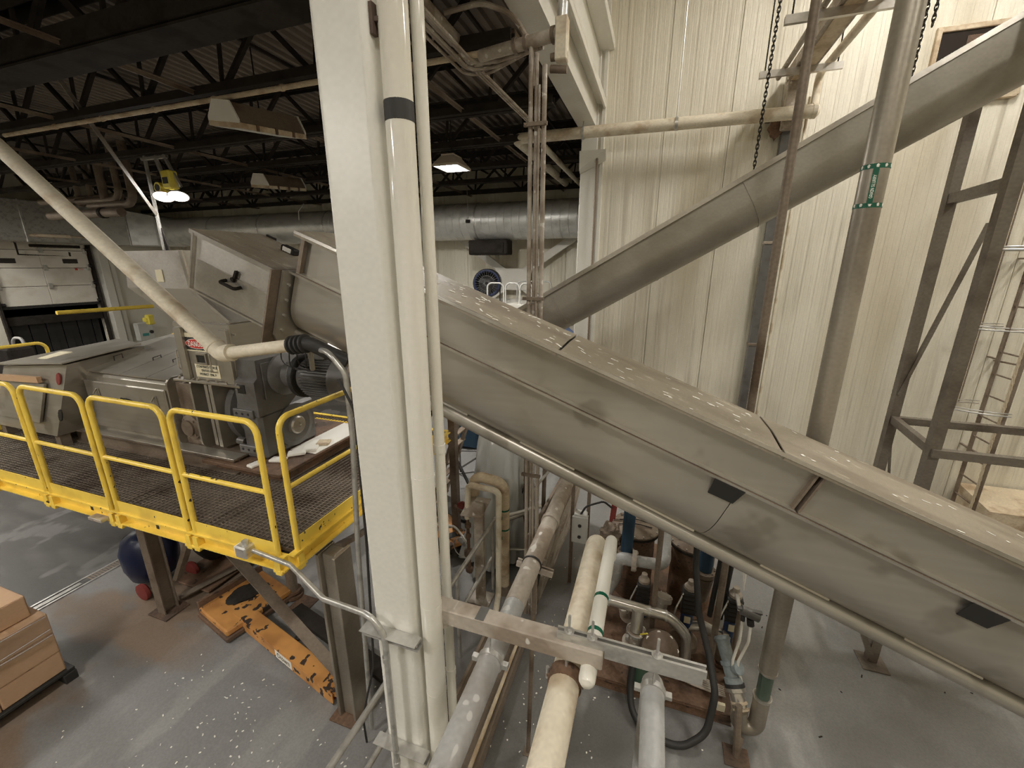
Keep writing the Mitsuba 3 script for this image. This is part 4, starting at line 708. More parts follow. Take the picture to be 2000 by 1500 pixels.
part(k, 'trough_flange', J(*[cs([(y0, -.016), (y1, -.016), (y1, 0), (y0, 0)], 0, 6.6) for y0, y1 in ((Y0 - .045, Y0 + .01), (Y1 - .01, Y1 + .045))]), 'stainless_clean', smooth=False)
part(k, 'gasket', J(*[cs([(y0, 0), (y1, 0), (y1, .006), (y0, .006)], 0.05, 6.6) for y0, y1 in ((Y0 - .043, Y0 + .005), (Y1 - .005, Y1 + .043))]), 'brown_steel', smooth=False)
HT = .285
for i, (a, b) in enumerate(((.06, 3.585), (3.6, 6.6))):
    part(k, 'hood', J(cs(sheet([(Y0 - .045, .012), (Y0 + .004, .012), (Y0 + .004, HT)], .006), a, b), cs(sheet([(Y1 + .045, .012), (Y1 - .004, .012), (Y1 - .004, HT)], .006), a, b)), 'stainless', smooth=False)
part(k, 'hood_end', bar(cp(.05, ym, .01), cp(.05, ym, HT), Y1 - Y0, .01, tuple(CU)), 'brown_steel', smooth=False)
part(k, 'hood_joint', J(*[cs([(Y0 - .035, .012), (Y0 + .004, .012), (Y0 + .004, HT), (Y0 - .035, HT)], s, s + .012) for s in (3.565, 3.6)]), 'brown_steel', smooth=False)
part(k, 'hood_joint', cs([(Y0 - .045, .012), (Y0 - .01, .012), (Y0 - .01, HT), (Y0 - .045, HT)], .06, .09), 'brown_steel', smooth=False)
lid = sheet([(Y0 - .05, HT - .03), (Y0 - .05, HT), (ym, HT + .012), (Y1 + .05, HT), (Y1 + .05, HT - .03)], .008)
for a, b in ((.0, 2.015), (2.03, 3.355), (3.375, 6.6)): part(k, 'lid', cs(lid, a, b), 'dusty_steel', smooth=False)
part(k, 'lid_lip', J(cs([(Y0 - .058, HT - .012), (Y0 - .05, HT - .012), (Y0 - .045, HT + .008), (Y0 - .055, HT + .008)], 0, 6.6)), 'stainless_clean', smooth=False)
part(k, 'stringer', tube([cp(-.1, 2.61, -.53), cp(6.6, 2.61, -.53)], .052, 20), 'stainless'); part(k, 'stringer', tube([cp(-.1, 2.9, -.53), cp(6.6, 2.9, -.53)], .052, 20), 'stainless')
for s in (.3, 1.15, 2.0, 2.85, 3.7, 4.55): part(k, 'stringer_clip', J(cs([(2.585, -.5), (2.62, -.5), (2.62, -.44), (2.60, -.46)], s, s + .42)), 'stainless_clean', smooth=False)
for s0, s1 in ((3.165, 3.32), (4.52, 4.67)): part(k, 'rubber_pad', hexa([cp(s0, Y0 - .012, -.13), cp(s1 - .01, Y0 - .015, -.125), cp(s1 - .01, Y0 - .005, -.125), cp(s0, Y0 - .005, -.13), cp(s0 - .02, Y0 - .05, -.014), cp(s1, Y0 - .05, -.012), cp(s1, Y0 - .04, -.012), cp(s0 - .02, Y0 - .04, -.014)]), 'black_rubber', smooth=False, label='black rubber pad hanging under the flange')
part(k, 'end_flange', cs([(2.3, .0), (3.2, .0), (3.2, -.66), (2.36, -.66), (2.30, -.6)], -.04, -.025), 'brown_steel', smooth=False)
part(k, 'end_flange', cs([(2.38, .0), (3.15, .0), (3.15, -.62), (2.44, -.62), (2.38, -.5)], -.02, .0), 'stainless', smooth=False)
for n in (-.1, -.22, -.34, -.46): part(k, 'bolt', bolts([cp(.0, 2.43, n)], CU, .012, .02), 'galvanized')
# discharge box at the head
dsec = [(Y0 - .02, -.06), (Y1 + .05, -.06), (Y1 + .05, -.50), (Y0 - .02, -.50)]
k = thing('discharge_box', 'grey stainless discharge box with a side hatch at the head of the big conveyor', 'chute')
part(k, 'shell', cs(dsec, -.93, -.05), 'stainless_pale', smooth=False)
part(k, 'lid', cs([(Y0 - .04, -.055), (Y1 + .07, -.055), (Y1 + .07, -.04), (Y0 - .04, -.04)], -.98, -.05), 'dusty_steel', smooth=False)
part(k, 'lid_lip', J(cs([(Y0 - .045, -.075), (Y0 - .035, -.075), (Y0 - .035, -.04), (Y0 - .045, -.04)], -.98, -.05), cs([(Y0 - .05, -.50), (Y0 - .015, -.50), (Y0 - .015, -.515), (Y0 - .05, -.515)], -.95, -.05), cs([(Y0 - .05, -.06), (Y0 - .02, -.06), (Y0 - .02, -.5), (Y0 - .05, -.5)], -.945, -.93)), 'stainless_clean', smooth=False)
hd = part(k, 'hatch', cs([(Y0 - .035, -.25), (Y0 - .02, -.25), (Y0 - .02, -.49), (Y0 - .035, -.49)], -.89, -.08), 'stainless_clean', smooth=False)
part(hd, 'handle', tube([cp(-.58, Y0 - .03, -.30), cp(-.58, Y0 - .09, -.31), cp(-.43, Y0 - .09, -.31), cp(-.43, Y0 - .03, -.30)], .013, 8, .02), 'dark_steel')
part(hd, 'latch', J(bar(cp(-.5, Y0 - .04, -.28), cp(-.48, Y0 - .04, -.19), .025, .02), cyl(cp(-.5, Y0 - .06, -.26), cp(-.5, Y0 - .02, -.26), .015)), 'dark_steel')
part(k, 'end_plate', cs([(Y0 - .02, -.06), (Y1 + .05, -.06), (Y1 + .12, -.48), (Y0 - .02, -.5)], -.95, -.935), 'stainless_pale', smooth=False)
part(k, 'lid_clamp', J(*[bar(cp(s, 3.08, -.035), cp(s + .1, 3.08, -.035), .02, .02) for s in (-.93, -.35)]), 'dark_steel', kind='stuff')
one('flashlight', J(rb(-.03, .03, -.02, .02, 0, .012, .003)) if False else J(*[mv(m, np.stack([CU, CY, CW], 1), cp(-.5, 2.92, -.04)) for m in (rb(-.075, .075, -.035, .035, 0, .05, .01),)]), 'black_gloss', 'small black and white box lamp lying on the discharge box lid', 'lamp')
one('lamp_face', mv(rb(-.045, .045, -.04, -.034, .008, .045, .002), np.stack([CU, CY, CW], 1), cp(-.5, 2.92, -.04)), 'white_plain', 'white face of the small lamp lying on the discharge box lid', 'label')
# flakes on the lid
fl = []
for i in range(130):
    s, y = rng.choice([rng.uniform(.6, 2.2), rng.uniform(2.2, 6.2)]), rng.uniform(Y0 - .03, Y1 + .03)
    n = HT + .012 * (1 - abs(y - ym) / (.05 + rr_)) + .005; a = rng.uniform(0, 3); L, w = rng.uniform(.006, .028), rng.uniform(.003, .009)
    R = np.stack([CU, CY, CW], 1) @ rotz(math.degrees(rng.normal(0, .5))); fl.append(mv(bx(-L, L, -w, w, 0, .002), R, cp(s, y, n)))
one('paint_flakes', J(*fl), 'chip_white', 'scatter of small white flakes lying on the dusty lid of the big conveyor', 'flakes', kind='stuff', smooth=False)

# ================================================================== SECOND CONVEYOR, RISING TO THE RIGHT
DA = math.radians(30.3); DU, DW = V(math.cos(DA), 0, math.sin(DA)), V(-math.sin(DA), 0, math.cos(DA)); DO = V(-1.56, 0, 3.6)
def ds_(sec, s0, s1): return ext(sec, DO + DU * s0, CY, DW, DU, s1 - s0)
def dp(s, y, n): return DO + DU * s + CY * y + DW * n
k = thing('rising_conveyor', 'grey U-trough screw conveyor rising to the upper right in front of the panel wall', 'conveyor')
ya, yb = 4.77, 5.27; yc, rc = (ya + yb) / 2, (yb - ya) / 2
arc = [(yc - rc * math.cos(a), -.22 - rc * math.sin(a)) for a in np.linspace(0, math.pi, 25)]
tr2 = sheet([(ya, 0)] + arc + [(yb, 0)], .008)
joints = [-.6, .45, 1.52, 2.58, 3.64, 4.7, 6.2]
for a, b in zip(joints[:-1], joints[1:]):
    part(k, 'trough', ds_(tr2, a, b - .004), 'stainless_dull', smooth=40)
    part(k, 'lid', ds_([(ya - .035, .0), (yb + .035, .0), (yb + .035, .012), (ya - .035, .012)], a, b - .006), 'dusty_steel', smooth=False)
    part(k, 'joint_flange', ds_(sheet([(ya - .006, -.01)] + [(yc - (rc + .006) * math.cos(t), -.22 - (rc + .006) * math.sin(t)) for t in np.linspace(0, math.pi, 17)] + [(yb + .006, -.01)], .008), b - .012, b + .008), 'stainless_dull', smooth=40)
part(k, 'flange', J(*[ds_([(y0, -.012), (y1, -.012), (y1, 0), (y0, 0)], -.6, 6.2) for y0, y1 in ((ya - .035, ya + .01), (yb - .01, yb + .035))], ds_([(ya - .037, -.03), (ya - .033, -.03), (ya - .033, .014), (ya - .037, .014)], -.6, 6.2)), 'stainless_clean', smooth=False)
part(k, 'lower_hopper', hull([dp(-.6, ya, 0), dp(-.6, yb, 0), dp(-.6, ya, -.45), dp(-.6, yb, -.45), (-2.75, ya, 3.3), (-2.75, yb, 3.3), (-2.7, ya, 2.5), (-2.7, yb, 2.5), (-2.5, ya, 2.5), (-2.5, yb, 2.5)]), 'stainless', smooth=False)
part(k, 'lower_leg', bx(-2.65, -2.55, 4.95, 5.05, 0, 2.5), 'brown_steel', smooth=False)
# chains
def chain(name, p, q, lab, pitch=.034):
    kk = thing(name, lab, 'chain'); p, q = V(*p), V(*q); d = unit(q - p); n = int(np.linalg.norm(q - p) / pitch); _, s, u = frame(d)
    base = [tube([V(r_ * .010 * math.cos(t), 0, 0) + V(0, 0, 0) for r_ in (1,) for t in (0,)] + [V(0, 0, 1)], .003, 5)] if False else None
    for i in range(n):
        c = p + d * pitch * i; a = s if i % 2 else u
        ptsl = [c + a * .012 * math.cos(t) + d * (.022 * math.sin(t) + (.006 if math.sin(t) > 0 else -.006)) for t in np.linspace(0, 2 * math.pi, 11)]
        part(kk, 'link', tube(ptsl, .0042, 5, cap=False), 'dark_steel')
chain('lift_chain', (.78, 4.95, 5.02), (.84, 4.95, 9.2), 'dark chain holding up the middle of the rising conveyor', .036)
chain('lift_chain', (1.87, 4.95, 5.66), (1.9, 4.95, 9.2), 'dark chain holding the rising conveyor right of the tall grey pipe', .036)
chain('lift_chain', (1.925, 4.93, 6.0), (1.94, 4.93, 9.2), 'spare chain length hanging beside the right-hand lift chain', .036)

# ================================================================== TALL PIPE, POLE, WALL RUNS
k = thing('slurry_pipe', 'tall grey stainless pipe crossing behind the big conveyor, with green tape', 'pipe')
part(k, 'pipe', tube([(1.17, 3.3, .8), (1.17, 3.3, 9.2)], .07, 28), 'steel_pipe'); part(k, 'coupling', ring((1.17, 3.3, 6.0), (0, 0, 1), .07, .0725, .01, 30), 'brown_steel')
part(k, 'lower_bend', tube([(1.17, 3.3, .52), (1.17, 3.3, .14), (1.02, 3.28, .14), (1.02, 3.28, .34)], .066, 22, .085, k=8), 'steel_pipe')
for z in (4.655, 4.44): part(k, 'tape_band', ring((1.17, 3.3, z), (0, 0, 1), .0705, .0715, .026, 30), 'green_tape', label='green tape band')
th = math.radians(-105)
tc = V(1.17, 3.3, 0) + V(math.cos(th), math.sin(th), 0) * .0715; tu = V(-math.sin(th), math.cos(th), 0); tn = V(math.cos(th), math.sin(th), 0)
part(k, 'tape_strip', bar(tc + V(0, 0, 4.46), tc + V(0, 0, 4.66), .003, .028, tuple(tu)), 'green_tape', smooth=False, label='green tape strip with lettering')
tm = text('GRAIN SLURRY', .016, (0, 0, 0), (0, 0, 1), -tu, True, .0006); L_ = tm[0][:, 2].max()
part(k, 'tape_lettering', (tm[0] * [1, 1, .13 / L_] + tc + tn * .002 + V(0, 0, 4.49) + tu * .008, tm[1]), 'white_plain', smooth=False)
arr = [(-.006, -.008), (.006, -.008), (.006, .002), (.011, .002), (0, .012), (-.011, .002), (-.006, .002)]
for z in (4.455, 4.668):
    for a in np.arange(-170, -20, 34):
        d = V(math.cos(math.radians(a)), math.sin(math.radians(a)), 0); t2 = V(-d[1], d[0], 0); part(k, 'tape_arrow', ext(arr, V(1.17, 3.3, z) + d * .0716, t2, (0, 0, 1), d, .0008), 'white_plain', smooth=False)
scene['sight_glass'] = {'type': 'thindielectric', 'int_ior': 1.45}
part(k, 'sight_sleeve', lathe_open((1.17, 3.3, .52), (0, 0, 1), [(0, .069), (.28, .069)], 28), 'sight_glass', label='clear greenish sight sleeve'); part(k, 'inner_pipe', tube([(1.17, 3.3, .5), (1.17, 3.3, .82)], .055, 22), 'green_paint'); part(k, 'sleeve_ring', J(*[ring((1.17, 3.3, z), (0, 0, 1), .066, .074, .02, 28) for z in (.5, .79)]), 'stainless_clean')
k = thing('pipe_stand', 'short floor stand under the bend of the tall pipe', 'stand')
part(k, 'post', tube([(1.0, 3.12, 0.01), (1.03, 3.2, .12)], .035, 12), 'brown_steel'); part(k, 'post', tube([(1.0, 3.1, .01), (.98, 3.2, .45)], .03, 12), 'brown_steel'); part(k, 'foot', rb(.9, 1.1, 3.0, 3.18, 0, .015, .003), 'rusty')
one('thin_pole', tube([(.81, 3.66, 0.0), (.785, 3.66, 9.2)], .03, 16), 'brown_steel', 'thin brown pole standing left of the tall grey pipe', 'pole')
k = thing('wall_duct_with_shadow', 'dark grey wall wireway, its cast shadow built in, behind the thin pole', 'duct')  # dark channel stands for the pipe drop together with its shadow on the wall
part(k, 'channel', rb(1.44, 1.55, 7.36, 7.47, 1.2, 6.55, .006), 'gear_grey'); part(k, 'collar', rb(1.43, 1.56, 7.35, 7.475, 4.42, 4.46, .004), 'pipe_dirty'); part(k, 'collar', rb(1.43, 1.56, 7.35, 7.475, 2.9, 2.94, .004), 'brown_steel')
one('wall_conduit', tube([(1.72, 7.4, .1), (1.72, 7.4, 6.3)], .018, 10), 'pipe_cream', 'thin cream conduit on the panel wall beside the grey wireway', 'conduit')
k = thing('ceiling_pipe_rack', 'hung strut trapezes carrying a wide duct and pipes toward the panel wall, top right', 'rack')
for y, z, x0, x1 in ((6.8, 6.42, .98, 1.87), (5.5, 6.42, .95, 1.9)):
    part(k, 'trapeze', J(chan((x0, y, z), (x1, y, z), .045, .075)), 'stainless_clean', smooth=False)
    for x in (x0 + .06, x1 - .06): part(k, 'rod', cyl((x, y, z), (x, y, 9.2), .008, n=6), 'dark_steel')
part(k, 'duct', rb(1.38, 1.62, .5, 7.3, 6.47, 6.62, .01), 'pipe_dirty', smooth=False); part(k, 'duct_drop', rb(1.4, 1.6, 7.2, 7.42, 5.9, 6.62, .01), 'pipe_dirty', smooth=False); part(k, 'duct_cover', rb(1.42, 1.58, .5, 7.2, 6.455, 6.47, .003), 'pipe_insul', smooth=False)
part(k, 'pipe', tube([(1.76, .5, 6.52), (1.76, 7.3, 6.52), (1.76, 7.3, 6.05)], .045, 16, .1), 'pipe_cream'); part(k, 'pipe', tube([(1.27, .5, 6.5), (1.27, 7.2, 6.5)], .03, 14), 'pipe_dirty')
one('foam_patch', J(blob((1.36, 7.38, 5.95), (.09, .05, .13), 2, .5, 3, 2.5), blob((1.28, 7.4, 6.08), (.09, .05, .05), 2, .5, 8, 2.5)), 'rusty', 'torn brown foam patch where the duct meets the panel wall', 'patch')
k = struct_empty('window_1', 'small dark framed opening high in the panel wall, partly behind the rising conveyor')
part(k, 'frame', J(rb(2.98, 3.9, 7.46, 7.5, 6.86, 6.92, .006), rb(2.98, 3.03, 7.44, 7.5, 6.1, 6.9, .006), rb(3.85, 3.92, 7.44, 7.5, 6.1, 6.9, .006), rb(2.96, 3.9, 7.44, 7.5, 6.08, 6.15, .006)), 'pipe_insul'); part(k, 'pane', bx(3.03, 3.85, 7.482, 7.49, 6.15, 6.86), 'window_dark', smooth=False); part(k, 'red_curtain', bx(3.3, 3.5, 7.475, 7.48, 6.2, 6.8), 'rusty', smooth=False)
# support tower of the rising conveyor
k = thing('support_tower', 'brown steel angle tower standing under the rising conveyor at the right', 'tower')
def twr(p, q, w=.1): part(k, 'member', angle_bar(p, q, w, .01, (0, 1, 0) if abs(p[0] - q[0]) < .5 else (0, 0, 1)), 'mill_steel', smooth=False)
for nm, x, y, zt in (('leg', 2.53, 4.56, 7.0), ('leg', 2.62, 5.5, 5.5), ('leg', 5.0, 4.56, 7.0), ('leg', 5.0, 5.5, 7.0)): part(k, nm, angle_bar((x, y, 0), (x, y, zt), .085, .01, (0, -1, 0)), 'mill_steel', smooth=False); part(k, 'foot_plate', rb(x - .12, x + .12, y - .12, y + .12, 0, .015, .003), 'mill_steel')
for z in (2.46, 4.73, .9):
    part(k, 'girt', bar((2.5, 4.56, z), (5.0, 4.56, z), .07, .075) if z < 4 else bar((2.53, 4.56, z), (2.62, 5.5, z), .07, .09), 'mill_steel', smooth=False)
    if z < 4: part(k, 'girt', bar((2.6, 5.5, z), (5.0, 5.5, z), .07, .075), 'mill_steel', smooth=False); part(k, 'girt', bar((2.53, 4.56, z), (2.62, 5.5, z), .06, .08), 'mill_steel', smooth=False)
part(k, 'brace', bar((2.95, 5.5, 4.5), (2.6, 5.5, 2.75), .03, .045, (0, 1, 0)), 'mill_steel', smooth=False); part(k, 'brace', bar((2.62, 5.52, 2.4), (2.95, 5.52, .3), .02, .02), 'mill_steel', smooth=False); part(k, 'brace', bar((2.4, 4.2, 1.3) if False else (2.3, 4.56, .55), (2.52, 4.56, .05), .05, .06, (0, 1, 0)), 'mill_steel', smooth=False)
# caged ladder on the wall
k = thing('caged_ladder', 'thin steel wall ladder with a hoop cage at the right edge', 'ladder')
for y in (7.3, 6.9): part(k, 'rail', bar((4.42, y, 0), (4.42, y, 7.5), .05, .012, (0, 1, 0)), 'brown_steel', smooth=False)
for z in np.arange(.3, 7.4, .3): part(k, 'rung', cyl((4.42, 6.9, z), (4.42, 7.3, z), .011, n=8), 'brown_steel')
for z in (2.25, 3.33, 4.3, 5.3, 6.3): part(k, 'cage_hoop', J(tube([(4.42 - .55 * math.sin(t), 7.1 - .3 * math.cos(t), z) for t in np.linspace(0, math.pi, 13)], .012, 6), tube([(4.42 - .55 * math.sin(t), 7.1 - .3 * math.cos(t), z + .035) for t in np.linspace(0, math.pi, 13)], .008, 6)), 'galvanized')
for t in (.5, 1.1, 1.57, 2.1, 2.7): part(k, 'cage_bar', cyl((4.42 - .55 * math.sin(t), 7.1 - .3 * math.cos(t), 2.25), (4.42 - .55 * math.sin(t), 7.1 - .3 * math.cos(t), 7.4), .008, n=6), 'brown_steel')
for z in (1.6, 2.9, 4.2): part(k, 'stand_off', J(bar((4.42, 7.3, z), (4.42, 7.49, z), .03, .02), bar((4.42, 6.9, z), (4.5, 7.49, z - .05), .03, .02)), 'brown_steel')
rp = [V(4.36 + .004 * math.cos(5 * z), 6.86 + .004 * math.sin(5 * z), z) for z in np.arange(.6, 7.5, .08)]
one('safety_rope', J(*[tube([p + V(.009 * math.cos(60 * p[2] + f), .009 * math.sin(60 * p[2] + f), 0) for p in rp], .009, 6) for f in (0, 2.1, 4.2)]), 'rope', 'twisted rope hanging down along the wall ladder', 'rope')
one('wall_plinth', hull([(4.45, 6.75, 0), (6.5, 6.75, 0), (4.45, 7.45, 0), (6.5, 7.45, 0), (4.5, 6.75, .92), (6.5, 6.75, .92), (4.5, 7.45, 1.0), (6.5, 7.45, 1.0)]), 'pipe_insul', 'brown stained plinth on the floor below the wall ladder', 'plinth')
# ================================================================== PUMP SKID UNDER THE BIG CONVEYOR
k = thing('pump_skid', 'rusty steel skid plate on the floor under the big conveyor', 'skid')
part(k, 'plate', rb(-.42, 1.0, 3.36, 5.75, .1, .12, .004), 'rusty', smooth=False)
part(k, 'side_beam', J(ibeam((-.42, 3.39, .05), (1.0, 3.39, .05), .07, .1)), 'rusty', smooth=False); part(k, 'side_beam', ibeam((-.39, 3.4, .05), (-.39, 5.75, .05), .07, .1), 'rusty', smooth=False); part(k, 'side_beam', ibeam((.97, 3.4, .05), (.97, 5.75, .05), .07, .1), 'rusty', smooth=False)
def flange(p, ax, r, h=.025, n=20): return J(lathe(p, ax, [(-h, r), (h, r)], n), *bolts(circ(np.asarray(p) + unit(ax) * h, *frame(ax)[1:], r * .82, 8), ax, .008, .012)[:0] or [bolts(circ(np.asarray(p) + unit(ax) * h, *frame(ax)[1:], r * .82, 8), ax, .008, .012)])
def tank(c, r, zt, lab):
    kk = thing('screen_tank', lab, 'tank')
    part(kk, 'shell', lathe((c[0], c[1], .12), (0, 0, 1), [(0, r), (zt - .2, r)], 32), 'rusty')
    part(kk, 'rim', lathe((c[0], c[1], zt - .08), (0, 0, 1), [(0, r + .05), (.03, r + .05)], 36), 'dark_steel')
    part(kk, 'dome', lathe((c[0], c[1], zt - .05), (0, 0, 1), [(0, r + .045), (.02, r + .045), (.05, r * .85), (.08, r * .5), (.09, .02)], 36), 'brown_steel')
    for p in circ((c[0], c[1], zt - .03), (1, 0, 0), (0, 1, 0), r + .03, 16): part(kk, 'bolt', bolts([p], (0, 0, 1), .009, .02), 'galvanized')
    for i in range(3): part(kk, 'lid_wire', tube([(c[0] - r * .8, c[1] - .1 + .1 * i, zt + .01), (c[0], c[1] - .12 + .1 * i, zt + .07), (c[0] + r * .8, c[1] - .06 + .08 * i, zt + .01)], .006, 5, .2), 'black_rubber')
tank((.0, 4.75, 0), .24, 1.05, 'dark bolted round tank behind the first blue hose')
tank((.68, 4.75, 0), .24, 1.0, 'dark bolted round tank behind the second blue hose')
k = thing('vertical_hose', 'dark blue vertical hose on the left, dropping from behind the big conveyor', 'hose')
part(k, 'hose', tube([(-.075, 4.3, .95), (-.06, 4.3, 2.4)], .066, 22), 'blue_hose'); part(k, 'flange', flange((-.075, 4.3, .93), (0, 0, 1), .1), 'brown_steel')
k = thing('vertical_hose', 'dark blue vertical hose on the right with a bolted flange', 'hose')
part(k, 'hose', tube([(.74, 4.2, 1.0), (.75, 4.2, 2.2)], .07, 22), 'blue_hose'); part(k, 'flange', flange((.74, 4.2, .97), (0, 0, 1), .115), 'brown_steel'); part(k, 'cone', lathe((.74, 4.2, .62), (0, 0, 1), [(0, .06), (.3, .1)], 20), 'brown_steel')
k = thing('grey_manifold', 'grey elbowed pipe with a flange joining the left blue hose', 'pipe')
part(k, 'lower_elbow', tube([(-.3, 4.05, .45), (-.18, 4.2, .62), (-.15, 4.2, .92), (.0, 4.2, .92)], .07, 20, .12), 'pipe_grey'); part(k, 'flange', flange((.02, 4.2, .92), (1, 0, 0), .115), 'pipe_dirty')
part(k, 'run', tube([(.02, 4.2, .92), (.345, 4.2, .94), (.33, 4.55, 1.2), (.3, 4.6, 1.6)], .062, 20, .09), 'pipe_grey'); 
for z in (1.12, 1.3): part(k, 'strap', ring((.325, 4.57, z), (0, 0, 1), .062, .068, .02), 'dark_steel')
k = thing('discharge_header', 'shiny stainless pipe with a long downturned elbow in front of the pumps', 'pipe')
part(k, 'pipe', tube([(-.33, 3.72, .75), (.40, 3.72, .72), (.58, 3.72, .55), (.6, 3.72, .15)], .052, 22, .22, k=8), 'stainless_clean'); 
for x in (-.2, .2, .36): part(k, 'clamp', ring((x, 3.72, .745 - .04 * (x + .33)), (1, 0, 0), .052, .057, .018), 'galvanized')
part(k, 'end_elbow', tube([(-.33, 3.72, .75), (-.38, 3.75, .7), (-.38, 3.8, .12)], .052, 18, .05), 'pipe_dirty')
def pump(c, lab, head=.8, ph=0):
    kk = thing('pump', lab, 'pump'); x, y = c
    part(kk, 'foot', rb(x - .1, x + .1, y - .1, y + .1, .12, .16, .006), 'rusty')
    part(kk, 'volute', lathe((x, y, .16), (0, 0, 1), [(0, .1), (.05, .14), (.12, .14), (.17, .1), (.2, .08)], 24), 'brown_steel')
    part(kk, 'lantern', J(cyl((x, y, .36), (x, y, head - .26), .06)), 'blue_paint', label='blue bearing frame'); part(kk, 'tag', bx(x - .03, x + .03, y - .065, y - .058, head - .36, head - .28), 'sign_cream', smooth=False)
    part(kk, 'motor', J(rb(x - .07, x + .07, y - .07, y + .07, head - .25, head + .02, .015)), 'black_rubber')
    for i in range(5): part(kk, 'fin', J(bx(x - .075, x + .075, y - .075 , y - .068, head - .24 + .05 * i, head - .225 + .05 * i)), 'dark_steel', smooth=False)
    part(kk, 'cap', lathe((x, y, head + .02), (0, 0, 1), [(0, .06), (.03, .06), (.06, .035), (.1, .03)], 16), 'pipe_dirty')
    part(kk, 'conduit', tube([(x - .06, y - .05, head), (x - .12, y - .1, head - .15), (x - .16, y - .12, head - .4)], .009, 7, .08), 'galvanized')
pump((.14, 4.05), 'small pump with a dark motor left of the pole, behind the shiny pipe', .78)
pump((.59, 3.95), 'pump with dark motor and blue frame in the middle, behind the black hose', .90)
pump((1.0, 3.95), 'pump with dark motor and blue frame nearest the tall pipe, below the grey actuator', .93)
k = thing('knife_valve', 'rounded bolted valve cover sticking up behind the strut channels', 'valve')
part(k, 'cover', lathe((.33, 3.5, .5), (.25, -.75, .6), [(-.12, .17), (0, .18), (.02, .18), (.06, .13), (.09, .05)], 32), 'brown_steel'); ax_ = unit(V(.25, -.75, .6))
for i, p in enumerate(circ(V(.33, 3.5, .5) + ax_ * .015, *frame(ax_)[1:], .155, 8)): part(k, 'bolt_cap', bolts([p], ax_, .02, .02), 'white_plain', label='white bolt cap')
part(k, 'neck', tube([(.33, 3.56, .45), (.33, 3.62, .12)], .1, 20), 'brown_steel')
k = thing('check_valve', 'brown clamped valve body left of the rounded valve cover', 'valve')
part(k, 'body', lathe((.1, 3.62, .12), (0, 0, 1), [(0, .09), (.2, .09), (.24, .13), (.28, .13), (.3, .1), (.42, .1)], 24), 'pipe_dirty'); part(k, 'clamp', J(ring((.1, 3.62, .52), (0, 0, 1), .09, .1, .03), bx(.0, .03, 3.5, 3.54, .515, .55)), 'galvanized'); part(k, 'lever', bar((.14, 3.55, .58), (.2, 3.5, .66), .012, .012), 'bright_yellow'); part(k, 'riser', cyl((.1, 3.62, .54), (.1, 3.68, .75), .06), 'stainless_clean')
for i, (p, m) in enumerate((([(-.05, 3.9, .55), (-.02, 4.0, .3), (.14, 4.05, .28)], 'pipe_dirty'), ([(.14, 4.05, .42), (.34, 4.05, .42), (.36, 4.1, .6)], 'pipe_dirty'), ([(.59, 3.95, .45), (.75, 3.95, .5), (.95, 3.92, .45)], 'stainless_clean'))):
    one('pump_pipe', J(tube(p, .055, 18, .1), flange(p[-1], V(*p[-1]) - V(*p[-2]), .09)), m, ('dirty bent suction pipe at the left of the pumps', 'dirty elbow with a flange between the first pump and the pole', 'shiny short pipe feeding the pump nearest the tall pipe')[i], 'pipe')
k = thing('valve_actuator', 'dark grey round actuator with two pale hoses beside the tall pipe', 'actuator')
part(k, 'body', J(cyl((.98, 3.62, 1.08), (1.13, 3.62, 1.04), .045), bx(.95, 1.15, 3.6, 3.64, 1.085, 1.1)), 'gear_grey'); part(k, 'gland', J(cyl((1.0, 3.6, 1.04), (1.0, 3.59, .99), .018), cyl((1.06, 3.6, 1.02), (1.07, 3.59, .96), .03)), 'black_rubber')
for i, x in enumerate((1.0, 1.07)): part(k, 'hose', tube([(x, 3.59, .98), (x - .02, 3.5, .85), (.93 + .04 * i, 3.42, .66), (1.0 + .04 * i, 3.4, .46)], .012, 8, .12), 'chip_white', label='pale hose')
part(k, 'bracket', bar((.97, 3.63, 1.07), (1.0, 3.9, 1.0), .03, .03), 'galvanized'); part(k, 'post', cyl((1.0, 3.72, .12), (1.0, 3.72, 1.05), .02), 'brown_steel')
k = thing('flow_meter', 'blue-grey flow meter with shiny reducers leading to the tall pipe bend', 'meter')
a0, a1 = V(.86, 3.62, .74), V(1.02, 3.28, .34); dd = unit(a1 - a0)
part(k, 'upper_pipe', lathe(a0, dd, [(0, .06), (.02, .075), (.05, .06), (.2, .055)], 22), 'blue_grey')
part(k, 'body', lathe(a0 + dd * .2, dd, [(0, .07), (.03, .07), (.035, .06), (.12, .06), (.125, .075), (.17, .075)], 24), 'blue_grey')
part(k, 'head', lathe(a0 + dd * .25, V(.5, -.45, .6), [(0, .03), (.06, .03), (.065, .055), (.11, .055), (.115, .03)], 22), 'blue_grey')
part(k, 'flange', J(lathe(a0 + dd * .37, dd, [(0, .085), (.03, .085)], 26)), 'black_rubber'); part(k, 'reducer', lathe(a0 + dd * .4, dd, [(0, .085), (.03, .085), (.04, .06), (.16, .055)], 26), 'stainless_clean')
part(k, 'clamp', J(*[lathe(a0 + dd * s, dd, [(0, .055), (.006, .068), (.022, .068), (.028, .055)], 24) for s in (.5, .545)]), 'pipe_insul')
one('sample_tag', bx(.86, .93, 3.37, 3.4, .125, .2), 'sign_cream', 'small pale tag standing on the skid edge by the tall pipe bend', 'tag', smooth=False)
one('black_hose', tube([(.6, 4.1, 1.7), (.6, 3.9, 1.25), (.64, 3.6, .94), (.73, 3.4, .72), (.79, 3.2, .5), (.74, 3.06, .2), (.55, 2.98, .05), (.3, 3.0, .04), (.12, 3.12, .06), (.08, 3.28, .22), (.1, 3.4, .5)], .03, 14, .25), 'black_rubber', 'thick black hose looping from the pumps down onto the floor', 'hose')
k = thing('black_hose', 'two dark hoses hanging straight down between the right blue hose and the tall pipe', 'hose')
